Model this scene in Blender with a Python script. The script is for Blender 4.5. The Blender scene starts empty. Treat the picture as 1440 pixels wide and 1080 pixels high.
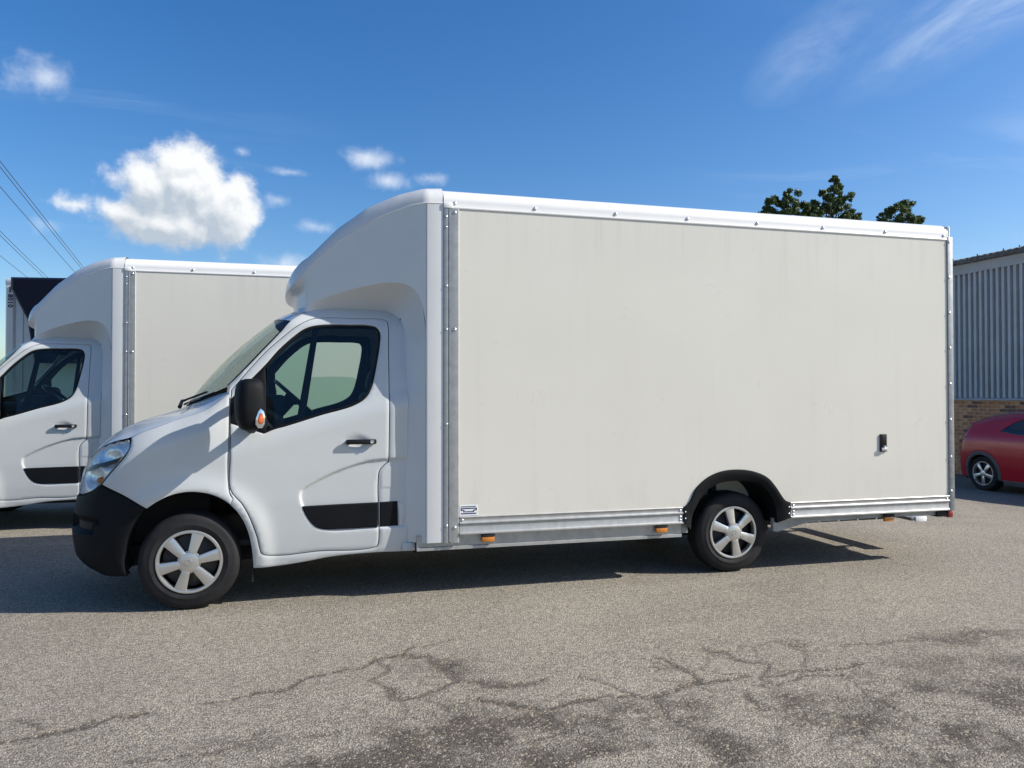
import bpy, bmesh, math, random
import numpy as np
from mathutils import Vector, Matrix
from mathutils.geometry import delaunay_2d_cdt

S = bpy.context.scene
COL = S.collection
R = math.radians
random.seed(7); rng = np.random.default_rng(7)

# ------------------------------------------------------------------ camera
cam_d = bpy.data.cameras.new('camera'); cam = bpy.data.objects.new('camera', cam_d); COL.objects.link(cam)
cam_d.sensor_width = 36; cam_d.lens = 26.87; cam_d.clip_start = .05; cam_d.clip_end = 9000
yaw, pit, rol = .2671, .014, .001
cam.location = (.772, -5.7305, 1.523)
cam.rotation_euler = (Matrix.Rotation(-yaw, 3, 'Z') @ Matrix.Rotation(math.pi/2+pit, 3, 'X') @ Matrix.Rotation(-rol, 3, 'Z')).to_euler()
S.camera = cam
# ------------------------------------------------------------------ sun and sky
SUN = Vector((.6, -.214, .447)).normalized()
sun_d = bpy.data.lights.new('sun', 'SUN'); sun_d.energy = 5.0; sun_d.angle = R(.53); sun_d.color = (1, .95, .87)
sun = bpy.data.objects.new('sun', sun_d); COL.objects.link(sun)
sun.rotation_euler = SUN.to_track_quat('Z', 'Y').to_euler(); sun.location = (20, -8, 18)
S.view_settings.view_transform = 'Standard'; S.view_settings.look = 'None'
S.view_settings.exposure = 0.50; S.view_settings.gamma = 1
S.cycles.max_bounces = 10; S.cycles.transparent_max_bounces = 24; S.cycles.transmission_bounces = 8

SKY = .112; CIR_ROT = -52; CIR_LOC = (.35, .9, 0)
W = bpy.data.worlds.new('World'); S.world = W; W.use_nodes = True

class NT:
    """tiny node-building helper"""
    def __init__(s, tree): s.t = tree; s.n = tree.nodes; s.l = tree.links
    def add(s, kind, **kw):
        n = s.n.new(kind)
        for k, v in kw.items(): setattr(n, k, v)
        return n
    def put(s, sock, v):
        if hasattr(v, 'links') or isinstance(v, bpy.types.NodeSocket): s.l.new(v, sock)
        else: sock.default_value = v
    def math(s, op, a, b=None, c=None, clamp=False):
        n = s.add('ShaderNodeMath', operation=op, use_clamp=clamp)
        s.put(n.inputs[0], a)
        if b is not None: s.put(n.inputs[1], b)
        if c is not None: s.put(n.inputs[2], c)
        return n.outputs[0]
    def vmath(s, op, a, b=None, out=0, scale=None):
        n = s.add('ShaderNodeVectorMath', operation=op)
        s.put(n.inputs[0], a)
        if b is not None: s.put(n.inputs[1], b)
        if scale is not None: s.put(n.inputs['Scale'], scale)
        return n.outputs[out]
    def comb(s, x, y, z):
        n = s.add('ShaderNodeCombineXYZ')
        for i, v in enumerate((x, y, z)): s.put(n.inputs[i], v)
        return n.outputs[0]
    def noise(s, vec, scale, detail=4, rough=.55, dist=0, dim='3D', out=0):
        n = s.add('ShaderNodeTexNoise', noise_dimensions=dim)
        if vec is not None: s.put(n.inputs['Vector'], vec)
        s.put(n.inputs['Scale'], scale); s.put(n.inputs['Detail'], detail); s.put(n.inputs['Roughness'], rough); s.put(n.inputs['Distortion'], dist)
        return n.outputs[out]
    def ramp(s, fac, a, b, smooth=True):
        n = s.add('ShaderNodeMapRange', interpolation_type='SMOOTHSTEP' if smooth else 'LINEAR')
        s.put(n.inputs[0], fac); n.inputs[1].default_value = a; n.inputs[2].default_value = b
        return n.outputs[0]
    def mix(s, fac, a, b, blend='MIX'):
        n = s.add('ShaderNodeMix', data_type='RGBA', blend_type=blend)
        s.put(n.inputs[0], fac); s.put(n.inputs[6], a); s.put(n.inputs[7], b)
        return n.outputs[2]

def build_world():
    t = NT(W.node_tree); t.n.clear()
    out = t.add('ShaderNodeOutputWorld'); bg = t.add('ShaderNodeBackground')
    sky = t.add('ShaderNodeTexSky', sky_type='NISHITA'); sky.sun_disc = False
    sky.sun_elevation = math.asin(SUN.z); sky.sun_rotation = math.atan2(SUN.x, SUN.y)
    sky.air_density = 1.0; sky.dust_density = 1.1; sky.ozone_density = 2.6; sky.altitude = 50
    hs = t.add('ShaderNodeHueSaturation'); hs.inputs['Hue'].default_value = .506; hs.inputs['Saturation'].default_value = 1.36; t.put(hs.inputs['Color'], sky.outputs[0])
    D = t.add('ShaderNodeTexCoord').outputs['Generated']
    d0 = Vector((-.13841, .96358, .22882)).normalized()                 # towards the big cumulus
    r0 = d0.cross(Vector((0, 0, 1))).normalized(); u0 = r0.cross(d0)
    dd = t.vmath('DOT_PRODUCT', D, tuple(d0), out=1)
    gate = t.math('GREATER_THAN', dd, math.cos(R(24)))
    dds = t.math('MAXIMUM', dd, .05)
    A = t.math('DIVIDE', t.vmath('DOT_PRODUCT', D, tuple(r0), out=1), dds)
    B = t.math('DIVIDE', t.vmath('DOT_PRODUCT', D, tuple(u0), out=1), dds)
    P = t.comb(A, B, 0)
    # thin high cirrus over the whole dome: stretched noise on a plane overhead
    zz = t.add('ShaderNodeSeparateXYZ'); t.put(zz.inputs[0], D)
    hz = t.math('MAXIMUM', zz.outputs[2], .06)
    q = t.comb(t.math('DIVIDE', zz.outputs[0], hz), t.math('DIVIDE', zz.outputs[1], hz), 0)
    rot = t.add('ShaderNodeMapping'); t.put(rot.inputs[0], q); rot.inputs['Rotation'].default_value = (0, 0, R(CIR_ROT)); rot.inputs['Scale'].default_value = (.5, 1.7, 1)
    rot.inputs['Location'].default_value = CIR_LOC
    c1 = t.noise(rot.outputs[0], .8, 6, .6, .5, dim='2D'); c2 = t.noise(q, .33, 1, .5, dim='2D')
    cir = t.math('MULTIPLY', t.ramp(c1, .48, .85), t.ramp(c2, .42, .66))
    cir = t.math('MULTIPLY', t.math('MULTIPLY', cir, t.ramp(zz.outputs[2], .05, .25)), .6)
    cir = t.math('MULTIPLY', cir, .3)
    e0 = Vector((.686, .602, .409)).normalized(); er = e0.cross(Vector((0, 0, 1))).normalized(); eu = er.cross(e0)
    ed = t.math('MAXIMUM', t.vmath('DOT_PRODUCT', D, tuple(e0), out=1), .05)
    ca, sa = math.cos(R(22)), math.sin(R(22))
    ex = t.math('DIVIDE', t.vmath('DOT_PRODUCT', D, tuple(er*ca+eu*sa), out=1), ed); ey = t.math('DIVIDE', t.vmath('DOT_PRODUCT', D, tuple(eu*ca-er*sa), out=1), ed)
    wn = t.noise(t.comb(t.math('MULTIPLY', ex, 6.0), t.math('MULTIPLY', ey, 17.0), .7), 1.0, 7, .62, .5)
    m1 = t.math('SUBTRACT', 1, t.vmath('LENGTH', t.comb(t.math('DIVIDE', t.math('SUBTRACT', ex, .03), .26), t.math('DIVIDE', ey, .055), 0), out=1), clamp=True)
    m2 = t.math('SUBTRACT', 1, t.vmath('LENGTH', t.comb(t.math('DIVIDE', t.math('ADD', ex, .17), .11), t.math('DIVIDE', t.math('SUBTRACT', ey, .055), .05), 0), out=1), clamp=True)
    st = t.math('MULTIPLY', t.ramp(wn, .22, .8), t.math('MAXIMUM', t.math('MULTIPLY', t.ramp(m1, 0, .9), .62), t.math('MULTIPLY', m2, .36)))
    cir = t.math('MAXIMUM', cir, st)
    skyc = t.mix(cir, hs.outputs[0], (5.6, 6.3, 7.1, 1))
    def blobs(Pv, l, k0=.22):
        f = None
        for (cx, cy, rx, ry, k) in l:
            v = t.vmath('MULTIPLY', t.vmath('SUBTRACT', Pv, (cx, cy, 0)), (1/rx, 1/ry, 0))
            e = t.math('MULTIPLY', t.math('SUBTRACT', 1.0, t.vmath('LENGTH', v, out=1)), k)
            f = e if f is None else t.math('SMOOTH_MAX', f, e, k0)
        return f
    px = 1/1120.0
    def bl(l): return [((x-255)*px, (280-y)*px, rx*px, ry*px, k) for x, y, rx, ry, k in l]
    cum = bl([(262, 262, 78, 54, 1.1), (222, 268, 62, 44, 1), (306, 292, 62, 54, 1), (240, 316, 96, 32, 1), (142, 298, 44, 17, .5), (190, 304, 60, 26, .9), (326, 258, 32, 36, .85), (258, 234, 52, 34, 1)])
    small = bl([(100, 150, 42, 32, .6), (378, 268, 34, 18, .65), (388, 354, 44, 22, .7), (495, 198, 56, 22, .7), (530, 226, 40, 20, .6), (592, 216, 34, 14, .55), (392, 230, 36, 8, .42),
                (430, 300, 34, 12, .35), (660, 258, 64, 14, .35), (328, 210, 18, 9, .35), (105, 325, 26, 16, .3)])
    def billow(Pv, seed):
        a_ = t.noise(t.vmath('ADD', Pv, (seed, 0, 0)), 17, 5, .55, .15, dim='2D'); b_ = t.noise(t.vmath('ADD', Pv, (0, seed, 0)), 52, 4, .6, 0, dim='2D')
        return t.math('ADD', t.math('MULTIPLY', t.math('SUBTRACT', a_, .5), 1.25), t.math('MULTIPLY', t.math('SUBTRACT', b_, .5), .42))
    w0 = billow(P, 3.1); f0 = t.math('ADD', blobs(P, cum), w0)
    Pl = t.vmath('ADD', P, (.007, .013, 0)); w1 = billow(Pl, 3.1); f1 = t.math('ADD', blobs(Pl, cum), w1)
    Pd = t.vmath('ADD', P, (.012, .038, 0)); f2 = blobs(Pd, cum)
    al = t.ramp(f0, -.04, .52)
    g0 = t.math('ADD', blobs(P, small), t.math('MULTIPLY', w0, .8))
    al2 = t.math('MULTIPLY', t.ramp(g0, .02, .85), .78)
    lit = t.ramp(t.math('SUBTRACT', f0, f1), -.32, .36, False)
    deep = t.ramp(f2, .05, .7, False)
    shade = t.math('SUBTRACT', t.math('MULTIPLY_ADD', lit, 1.0, t.math('MULTIPLY_ADD', w1, .35, .30)), t.math('MULTIPLY', deep, .52), clamp=True)
    ccol = t.mix(shade, (3.2, 3.7, 4.3, 1), (6.2, 6.3, 6.4, 1))
    col = t.mix(al, skyc, ccol)
    col = t.mix(al2, col, (5.8, 6.2, 6.8, 1))
    bg2 = t.add('ShaderNodeBackground'); mx = t.add('ShaderNodeMixShader')
    t.put(bg.inputs[0], skyc); t.put(bg2.inputs[0], col); bg.inputs[1].default_value = bg2.inputs[1].default_value = SKY
    t.put(mx.inputs[0], gate); t.l.new(bg.outputs[0], mx.inputs[1]); t.l.new(bg2.outputs[0], mx.inputs[2]); t.l.new(mx.outputs[0], out.inputs[0])
build_world()

# ------------------------------------------------------------------ materials
MATS = {}
def pmat(name, col, rough=.5, metal=0, var=.06, vscale=6, bump=0, bscale=60, coat=0, spec=.5, rvar=0, emis=None):
    if name in MATS: return MATS[name]
    m = bpy.data.materials.new(name); m.use_nodes = True; t = NT(m.node_tree)
    b = t.n['Principled BSDF']
    co = t.add('ShaderNodeTexCoord').outputs['Object']
    n1 = t.noise(co, vscale, 5, .6)
    c = Vector(col[:3])
    lo = tuple(max(0, v*(1-var)) for v in c)+(1,); hi = tuple(min(1, v*(1+var)) for v in c)+(1,)
    t.put(b.inputs['Base Color'], t.mix(t.ramp(n1, .3, .7), lo, hi))
    if rvar:
        n2 = t.noise(co, vscale*2.3, 4, .6)
        t.put(b.inputs['Roughness'], t.math('MULTIPLY_ADD', t.math('SUBTRACT', n2, .5), rvar*2, rough, clamp=True))
    else: b.inputs['Roughness'].default_value = rough
    b.inputs['Metallic'].default_value = metal
    b.inputs['Specular IOR Level'].default_value = spec
    if coat: b.inputs['Coat Weight'].default_value = coat; b.inputs['Coat Roughness'].default_value = .06
    if bump:
        bm_ = t.add('ShaderNodeBump'); bm_.inputs['Strength'].default_value = bump; bm_.inputs['Distance'].default_value = .004
        t.put(bm_.inputs['Height'], t.noise(co, bscale, 4, .6)); t.l.new(bm_.outputs[0], b.inputs['Normal'])
    MATS[name] = m; return m

def glass_mat(name, tint, glossy=1.0):
    m = bpy.data.materials.new(name); m.use_nodes = True; t = NT(m.node_tree); t.n.clear()
    o = t.add('ShaderNodeOutputMaterial'); tr = t.add('ShaderNodeBsdfTransparent'); gl = t.add('ShaderNodeBsdfGlossy')
    tr.inputs[0].default_value = tint; gl.inputs['Roughness'].default_value = .015
    fr = t.add('ShaderNodeFresnel'); fr.inputs[0].default_value = 1.5
    mx = t.add('ShaderNodeMixShader'); t.put(mx.inputs[0], t.math('MULTIPLY', fr.outputs[0], glossy))
    t.l.new(tr.outputs[0], mx.inputs[1]); t.l.new(gl.outputs[0], mx.inputs[2]); t.l.new(mx.outputs[0], o.inputs[0])
    MATS[name] = m; return m

WHITE = pmat('white_vehicle_paint', (.50, .52, .515), .24, var=.012, coat=.35, rvar=.03)
GEL = pmat('white_gelcoat', (.62, .625, .612), .3, var=.02, vscale=3, coat=.2, rvar=.05)
ALU = pmat('mill_aluminium', (.40, .40, .385), .45, .5, var=.10, vscale=14, rvar=.08)
ALU2 = pmat('galvanised_steel', (.27, .285, .295), .5, .5, var=.14, vscale=22, rvar=.1)
STEEL = pmat('bright_rivet_metal', (.72, .72, .72), .28, .9, var=.05)
RAIL = pmat('white_coated_rail', (.72, .715, .69), .3, var=.02, coat=.15)
PLAS = pmat('black_grained_plastic', (.006, .007, .0085), .6, spec=.14, var=.15, bump=.35, bscale=500)
PLAS2 = pmat('black_smooth_plastic', (.008, .008, .010), .35, spec=.35, var=.1)
SEAL = pmat('black_rubber_seal', (.004, .0042, .005), .55, spec=.22, var=.1)
RUB = pmat('tyre_rubber', (.013, .013, .014), .7, spec=.3, var=.3, vscale=9, bump=.3, bscale=120)
TRIM = pmat('silver_wheel_trim', (.60, .60, .59), .30, .85, var=.03)
DARKM = pmat('dark_steel', (.03, .03, .032), .55, .5, var=.2)
CHROME = pmat('chrome_reflector', (.82, .83, .85), .09, 1, var=.02)
SILV = pmat('silvered_reflector', (.90, .90, .89), .2, .55, var=.03)
INT = pmat('dark_cabin_trim', (.018, .019, .021), .7, var=.1)
SEAT = pmat('charcoal_seat_cloth', (.028, .03, .034), .85, var=.2, vscale=30)
CHAS = pmat('grey_chassis', (.30, .305, .30), .55, .2, var=.15, vscale=9)
UNDER = pmat('dark_underbody', (.016, .016, .017), .8, var=.2)
AMBER = pmat('amber_lens', (.55, .19, .02), .18, var=.05, coat=.5)
REPT = pmat('orange_red_lens', (.60, .12, .03), .2, var=.1, coat=.4)
RED = pmat('red_lens', (.22, .008, .012), .18, var=.05, coat=.5)
STICK = pmat('white_sticker', (.75, .76, .78), .35, var=.02)
NAVY = pmat('navy_print', (.015, .02, .07), .45, var=.1)
GLASS = glass_mat('tinted_cab_glass', (.60, .77, .70, 1))
WGLASS = glass_mat('clear_windscreen_glass', (.84, .92, .87, 1), .45)
LENS = glass_mat('clear_lamp_lens', (.97, .97, .96, 1), .6)
MIRG = pmat('mirror_glass', (.85, .87, .88), .02, 1, var=.01)

def panel_material():
    m = bpy.data.materials.new('cream_grp_panel'); m.use_nodes = True; t = NT(m.node_tree); b = t.n['Principled BSDF']
    co = t.add('ShaderNodeTexCoord').outputs['Object']
    st = t.noise(t.vmath('MULTIPLY', co, (9, 1, .55)), 1.0, 6, .65)               # rain streaks, run down the panel
    bl = t.noise(co, .8, 4, .55)
    c = t.mix(t.ramp(bl, .3, .7), (.635, .61, .535, 1), (.66, .637, .562, 1))
    c = t.mix(t.math('MULTIPLY', t.ramp(st, .52, .78), .16), c, (.46, .45, .40, 1))
    zz = t.add('ShaderNodeSeparateXYZ'); t.put(zz.inputs[0], co)
    low = t.math('MULTIPLY', t.ramp(zz.outputs[2], 1.05, .55), t.ramp(t.noise(t.vmath('MULTIPLY', co, (6, 1, 2.2)), 1.0, 6, .65), .40, .72))
    c = t.mix(t.math('MULTIPLY', low, .16), c, (.40, .37, .31, 1))
    up = t.math('MULTIPLY', t.ramp(zz.outputs[2], 2.35, 2.95), t.ramp(t.noise(t.vmath('MULTIPLY', co, (14, 1, .5)), 1.0, 5, .6), .46, .75))
    c = t.mix(t.math('MULTIPLY', up, .22), c, (.42, .41, .38, 1))
    sp = t.noise(co, 45, 3, .5)
    c = t.mix(t.math('MULTIPLY', t.ramp(sp, .68, .78), .12), c, (.42, .41, .38, 1))
    t.put(b.inputs['Base Color'], c)
    t.put(b.inputs['Roughness'], t.math('MULTIPLY_ADD', t.noise(co, 3, 4, .6), .16, .22))
    b.inputs['Specular IOR Level'].default_value = .5
    bp = t.add('ShaderNodeBump'); bp.inputs['Strength'].default_value = .12; bp.inputs['Distance'].default_value = .01
    t.put(bp.inputs['Height'], t.math('ADD', t.noise(co, 1.7, 2, .4), t.math('MULTIPLY', t.noise(co, 90, 2, .5), .015)))
    t.l.new(bp.outputs[0], b.inputs['Normal']); return m
PANEL = panel_material()

# ------------------------------------------------------------------ mesh helpers
def link(o, parent=None):
    COL.objects.link(o)
    if parent is not None: o.parent = parent
    return o
def tag(o, label=None, cat=None, group=None, kind=None):
    if label: o['label'] = label
    if cat: o['category'] = cat
    if group: o['group'] = group
    if kind: o['kind'] = kind
    return o
def empty(name, loc=(0, 0, 0), rz=0):
    o = bpy.data.objects.new(name, None); o.location = loc; o.rotation_euler = (0, 0, rz); o.empty_display_size = .2
    return link(o)
def mesh(name, v, f, mat, parent=None, smooth=35):
    me = bpy.data.meshes.new(name)
    me.from_pydata([tuple(map(float, p)) for p in v], [], [tuple(int(i) for i in q) for q in f]); me.update()
    if smooth:
        me.polygons.foreach_set('use_smooth', [True]*len(me.polygons)); me.set_sharp_from_angle(angle=R(smooth))
    me.materials.append(mat)
    return link(bpy.data.objects.new(name, me), parent)
def bmobj(name, bm, mat, parent=None, smooth=35, fix=True):
    if fix: bmesh.ops.recalc_face_normals(bm, faces=bm.faces)
    me = bpy.data.meshes.new(name); bm.to_mesh(me); bm.free()
    if smooth:
        me.polygons.foreach_set('use_smooth', [True]*len(me.polygons)); me.set_sharp_from_angle(angle=R(smooth))
    me.materials.append(mat)
    return link(bpy.data.objects.new(name, me), parent)
def add_box(bm, x0, x1, y0, y1, z0, z1, bev=0, M=None, seg=2):
    vs = [bm.verts.new((x, y, z)) for x in (x0, x1) for y in (y0, y1) for z in (z0, z1)]
    fs = [bm.faces.new([vs[i] for i in q]) for q in ((0, 1, 3, 2), (4, 6, 7, 5), (0, 4, 5, 1), (2, 3, 7, 6), (0, 2, 6, 4), (1, 5, 7, 3))]
    if M is not None: bmesh.ops.transform(bm, matrix=M, verts=vs)
    if bev:
        es = list({e for f in fs for e in f.edges}); bmesh.ops.bevel(bm, geom=es, offset=bev, segments=seg, affect='EDGES', profile=.5)
def box(name, x0, x1, y0, y1, z0, z1, mat, parent=None, bev=0, M=None):
    bm = bmesh.new(); add_box(bm, x0, x1, y0, y1, z0, z1, bev, M); return bmobj(name, bm, mat, parent)
def extrude(name, prof, x0, x1, mat, parent=None, closed=True, axis='x', smooth=35, M=None):
    """a profile of (y, z) points swept along x (or (x, z) along y)"""
    n = len(prof); mk = (lambda p, t: (t, p[0], p[1])) if axis == 'x' else ((lambda p, t: (p[0], t, p[1])) if axis == 'y' else (lambda p, t: (p[0], p[1], t)))
    bm = bmesh.new(); a = [bm.verts.new(mk(p, x0)) for p in prof]; b = [bm.verts.new(mk(p, x1)) for p in prof]
    for i in range(n if closed else n-1): bm.faces.new((a[i], a[(i+1) % n], b[(i+1) % n], b[i]))
    if closed: bm.faces.new(a); bm.faces.new(b[::-1])
    if M is not None: bm.transform(M)
    return bmobj(name, bm, mat, parent, smooth)
def lathe_bm(prof, seg=48, bm=None, closed=False):
    """profile of (radius, y) about the y axis"""
    bm = bm or bmesh.new(); rings = []
    for r, y in prof:
        if r < 1e-6: rings.append([bm.verts.new((0, y, 0))])
        else: rings.append([bm.verts.new((r*math.cos(2*math.pi*i/seg), y, r*math.sin(2*math.pi*i/seg))) for i in range(seg)])
    pr = list(zip(rings, rings[1:]))
    if closed: pr.append((rings[-1], rings[0]))
    for a, b in pr:
        for i in range(seg):
            j = (i+1) % seg
            if len(a) == 1 and len(b) == 1: continue
            if len(a) == 1: bm.faces.new((a[0], b[j], b[i]))
            elif len(b) == 1: bm.faces.new((a[i], a[j], b[0]))
            else: bm.faces.new((a[i], a[j], b[j], b[i]))
    return bm
def tube_bm(pts, r, seg=8, bm=None, cap=True):
    bm = bm or bmesh.new(); pts = [Vector(p) for p in pts]; rs = r if isinstance(r, (list, tuple)) else [r]*len(pts)
    rings = []; up = None
    for i, p in enumerate(pts):
        d = (pts[min(i+1, len(pts)-1)]-pts[max(i-1, 0)]).normalized()
        if up is None: up = Vector((0, 0, 1)) if abs(d.z) < .9 else Vector((1, 0, 0))
        a = d.cross(up).normalized(); up = a.cross(d).normalized()
        rings.append([bm.verts.new(p+(a*math.cos(k*2*math.pi/seg)+up*math.sin(k*2*math.pi/seg))*rs[i]) for k in range(seg)])
    for A, B in zip(rings, rings[1:]):
        for k in range(seg): bm.faces.new((A[k], A[(k+1) % seg], B[(k+1) % seg], B[k]))
    if cap: bm.faces.new(rings[0][::-1]); bm.faces.new(rings[-1])
    return bm
def tube(name, pts, r, mat, parent=None, seg=8): return bmobj(name, tube_bm(pts, r, seg), mat, parent)
def loft(name, rows, mat, parent=None, smooth=35, flip=False):
    n = len(rows[0]); v = [p for r in rows for p in r]; f = []
    for i in range(len(rows)-1):
        for j in range(n-1):
            q = (i*n+j, i*n+j+1, (i+1)*n+j+1, (i+1)*n+j); f.append(q[::-1] if flip else q)
    return mesh(name, v, f, mat, parent, smooth)
def copy_tree(o, parent=None):
    c = o.copy(); COL.objects.link(c); c.parent = parent
    for ch in list(o.children): copy_tree(ch, c)
    return c
def spl(pts, closed=True, step=.02):
    """Catmull-Rom through (x, z[, corner]) points"""
    P = [np.array(p[:2], float) for p in pts]; C = [len(p) > 2 for p in pts]; n = len(P); out = []
    for i in range(n if closed else n-1):
        p1, p2 = P[i], P[(i+1) % n]
        p0 = p1*2-p2 if (C[i] or (not closed and i == 0)) else P[i-1]
        p3 = p2*2-p1 if (C[(i+1) % n] or (not closed and i == n-2)) else P[(i+2) % n]
        L = np.linalg.norm(p2-p1); k = max(1, int(round(L/step)))
        a = max(1e-6, np.linalg.norm(p1-p0)); b = max(1e-6, L); c = max(1e-6, np.linalg.norm(p3-p2))
        m1 = ((p1-p0)/a*b*.5+(p2-p1)*.5); m2 = ((p3-p2)/c*b*.5+(p2-p1)*.5)
        for j in range(k):
            t = j/k
            out.append((2*t**3-3*t**2+1)*p1+(t**3-2*t**2+t)*m1+(-2*t**3+3*t**2)*p2+(t**3-t**2)*m2)
    if not closed: out.append(P[-1])
    return np.array(out)
def inpoly(p, poly):
    x, y = p[:, 0], p[:, 1]; ins = np.zeros(len(p), bool); a = poly; b = np.roll(poly, -1, 0)
    for (x0, y0), (x1, y1) in zip(a, b):
        if y0 == y1: continue
        c = ((y0 > y) != (y1 > y)) & (x < (x1-x0)*(y-y0)/(y1-y0)+x0); ins ^= c
    return ins
def segdist(p, poly):
    a = poly; b = np.roll(poly, -1, 0); d = np.full(len(p), 1e9)
    for u, v in zip(a, b):
        w = v-u; L = max(1e-12, (w*w).sum()); t = np.clip(((p-u)@w)/L, 0, 1)[:, None]
        d = np.minimum(d, np.linalg.norm(p-(u+t*w), axis=1))
    return d
def area(poly):
    x, y = poly[:, 0], poly[:, 1]; return .5*(x*np.roll(y, -1)-np.roll(x, -1)*y).sum()
def offset(poly, d):
    """shift a loop d inwards"""
    if area(poly) < 0: poly = poly[::-1]
    e = np.roll(poly, -1, 0)-poly; e /= np.maximum(1e-9, np.linalg.norm(e, axis=1))[:, None]
    n = np.stack([-e[:, 1], e[:, 0]], 1); m = n+np.roll(n, 1, 0); m /= np.maximum(.35, (m*m).sum(1)/2)[:, None]
    return poly+m*d

# ------------------------------------------------------------------ the cab's side surface: F(q, z); q = x on the flank, then runs round the nose
CY = 1.08; X0 = -.12
_t = np.linspace(0, 1, 801)*np.pi/2
_xi = np.sin(_t)**(2/3.0); _et = np.cos(_t)**(2/3.0)
_L = np.concatenate([[0], np.cumsum(np.hypot(np.diff(_xi)*.78, np.diff(_et)))])
QF = X0-_L[-1]
def sst(a, b, x):
    t = np.clip((x-a)/(b-a), 0, 1); return t*t*(3-2*t)
RX = [-.83, -.75, -.7, -.6, -.45, -.3, -.1, .1, .25]; RZ = [1.02, 1.055, 1.10, 1.18, 1.255, 1.295, 1.35, 1.425, 1.52]
def belt(x): return 1.29+.29*(x-.61)
def smooth_interp(x, xs, ys):
    h = .02; return (np.interp(x-h, xs, ys)+np.interp(x+h, xs, ys)+2*np.interp(x, xs, ys))/4
def noselen(z): return smooth_interp(z, [.15, .19, .22, .29, .36, .51, .62, .72, .86, .97, 1.06, 1.14, 1.22, 1.3, 1.45], [.40, .455, .57, .70, .76, .783, .783, .762, .73, .71, .677, .64, .58, .52, .42])
def hw(x, z):
    b = smooth_interp(z, [.2, .3, .4, .5, .6, .75, .95, 1.2, 2.2], [.945, .962, .977, .987, .993, .999, 1.0, .997, .997])
    t = z-belt(x)
    d1 = np.where(t < -.12, 0, np.where(t < 0, .03*((t+.12)/.12)**2, .03+.19*t))
    d1 = d1+.10*np.clip((z-2.03)/.15, 0, 2)**2
    k = np.clip((z-smooth_interp(x, RX, RZ)+.18)/.18, 0, 2); d2 = .08*k*k
    m = sst(.05, .35, x); return b-(d1*m+d2*(1-m))
def F(q, z):
    q = np.asarray(q, float); z = np.asarray(z, float); l = np.clip(X0-q, 0, _L[-1])
    xi = np.where(q >= X0, 0, np.interp(l, _L, _xi)); et = np.where(q >= X0, 1, np.interp(l, _L, _et))
    x = np.where(q >= X0, q, X0-noselen(z)*xi)
    return np.stack([x, CY-hw(x, z)*et, z], -1)
def Fn(q, z):
    h = .004; a = F(q+h, z)-F(q-h, z); b = F(q, z+h)-F(q, z-h); n = np.cross(a, b)
    return n/np.maximum(1e-9, np.linalg.norm(n, axis=-1))[..., None]
def panelF(name, poly, mat, parent, side=0, holes=(), inset=0., sp=.026, flange=.022, edge=.003, disp=None, gap=0., raw=False, hole_flange=True, extra=None):
    """a sheet on F inside the outline poly, with rolled edges; side 1 = the far flank"""
    loops = [poly if raw else spl(poly)]+[h if raw else spl(h) for h in holes]
    if gap: loops = [offset(loops[0], gap)]+[offset(h, -gap) for h in loops[1:]]
    loops = [l if area(l) > 0 else l[::-1] for l in loops]
    pts = []; edges = []; lid = []
    for k, l in enumerate(loops):
        b = len(pts); pts += list(l); lid.append((b, len(l))); edges += [(b+i, b+(i+1) % len(l)) for i in range(len(l))]
    nb = len(pts)
    rings = [offset(l, .007 if k == 0 else -.007) for k, l in enumerate(loops)]
    o = loops[0]; gx = np.arange(o[:, 0].min(), o[:, 0].max(), sp); gz = np.arange(o[:, 1].min(), o[:, 1].max(), sp)
    g = np.stack(np.meshgrid(gx, gz), -1).reshape(-1, 2)
    def inside(p, tol):
        ok = inpoly(p, loops[0])
        for h in loops[1:]: ok &= ~inpoly(p, h)
        p = p[ok]
        if len(p):
            d = np.min([segdist(p, l) for l in loops], axis=0); p = p[d > tol]
        return p
    gi = inside(g, .016)
    if extra is not None:
        ex = inside(np.concatenate(extra), .006); dm = np.array([np.min(np.linalg.norm(ex-p, axis=1)) for p in gi]); gi = np.concatenate([gi[dm > .007], ex])
    inner = np.concatenate([inside(np.concatenate(rings), .005), gi])
    pts = np.concatenate([np.array(pts), inner])
    r = delaunay_2d_cdt([Vector(p) for p in pts], edges, [], 0, 1e-6)
    V = np.array([tuple(v) for v in r[0]]); T = [f for f in r[2]]
    cen = np.array([V[list(f)].mean(0) for f in T]); ok = inpoly(cen, loops[0])
    for h in loops[1:]: ok &= ~inpoly(cen, h)
    T = [f for f, k in zip(T, ok) if k]
    orig = r[3]
    isb = np.array([any(i < nb for i in o_) for o_ in orig])
    N = Fn(V[:, 0], V[:, 1]); P = F(V[:, 0], V[:, 1])
    d = np.full(len(V), -inset)
    if disp is not None: d = d+disp(V)
    d = d-np.where(isb, edge, 0); P = P+N*d[:, None]
    verts = list(P); faces = []
    for f in T:
        a, b, c = (V[i] for i in f)
        ccw = (b[0]-a[0])*(c[1]-a[1])-(b[1]-a[1])*(c[0]-a[0]) > 0
        faces.append(tuple(f) if ccw else tuple(f)[::-1])
    if flange:
        mp = {}
        for i, o_ in enumerate(orig):
            for k in o_:
                if k < nb: mp[k] = i
        for k, (b, n) in enumerate(lid):
            if k and not hole_flange: continue
            base = len(verts)
            for i in range(n):
                j = mp[b+i]; verts.append(P[j]-N[j]*flange)
            for i in range(n):
                a, c = mp[b+i], mp[b+(i+1) % n]
                q = (a, base+i, base+(i+1) % n, c); faces.append(q if k == 0 else q[::-1])
    verts = np.array(verts)
    if side: verts[:, 1] = 2*CY-verts[:, 1]; faces = [f[::-1] for f in faces]
    return mesh(name, verts, faces, mat, parent, 40)
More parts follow.
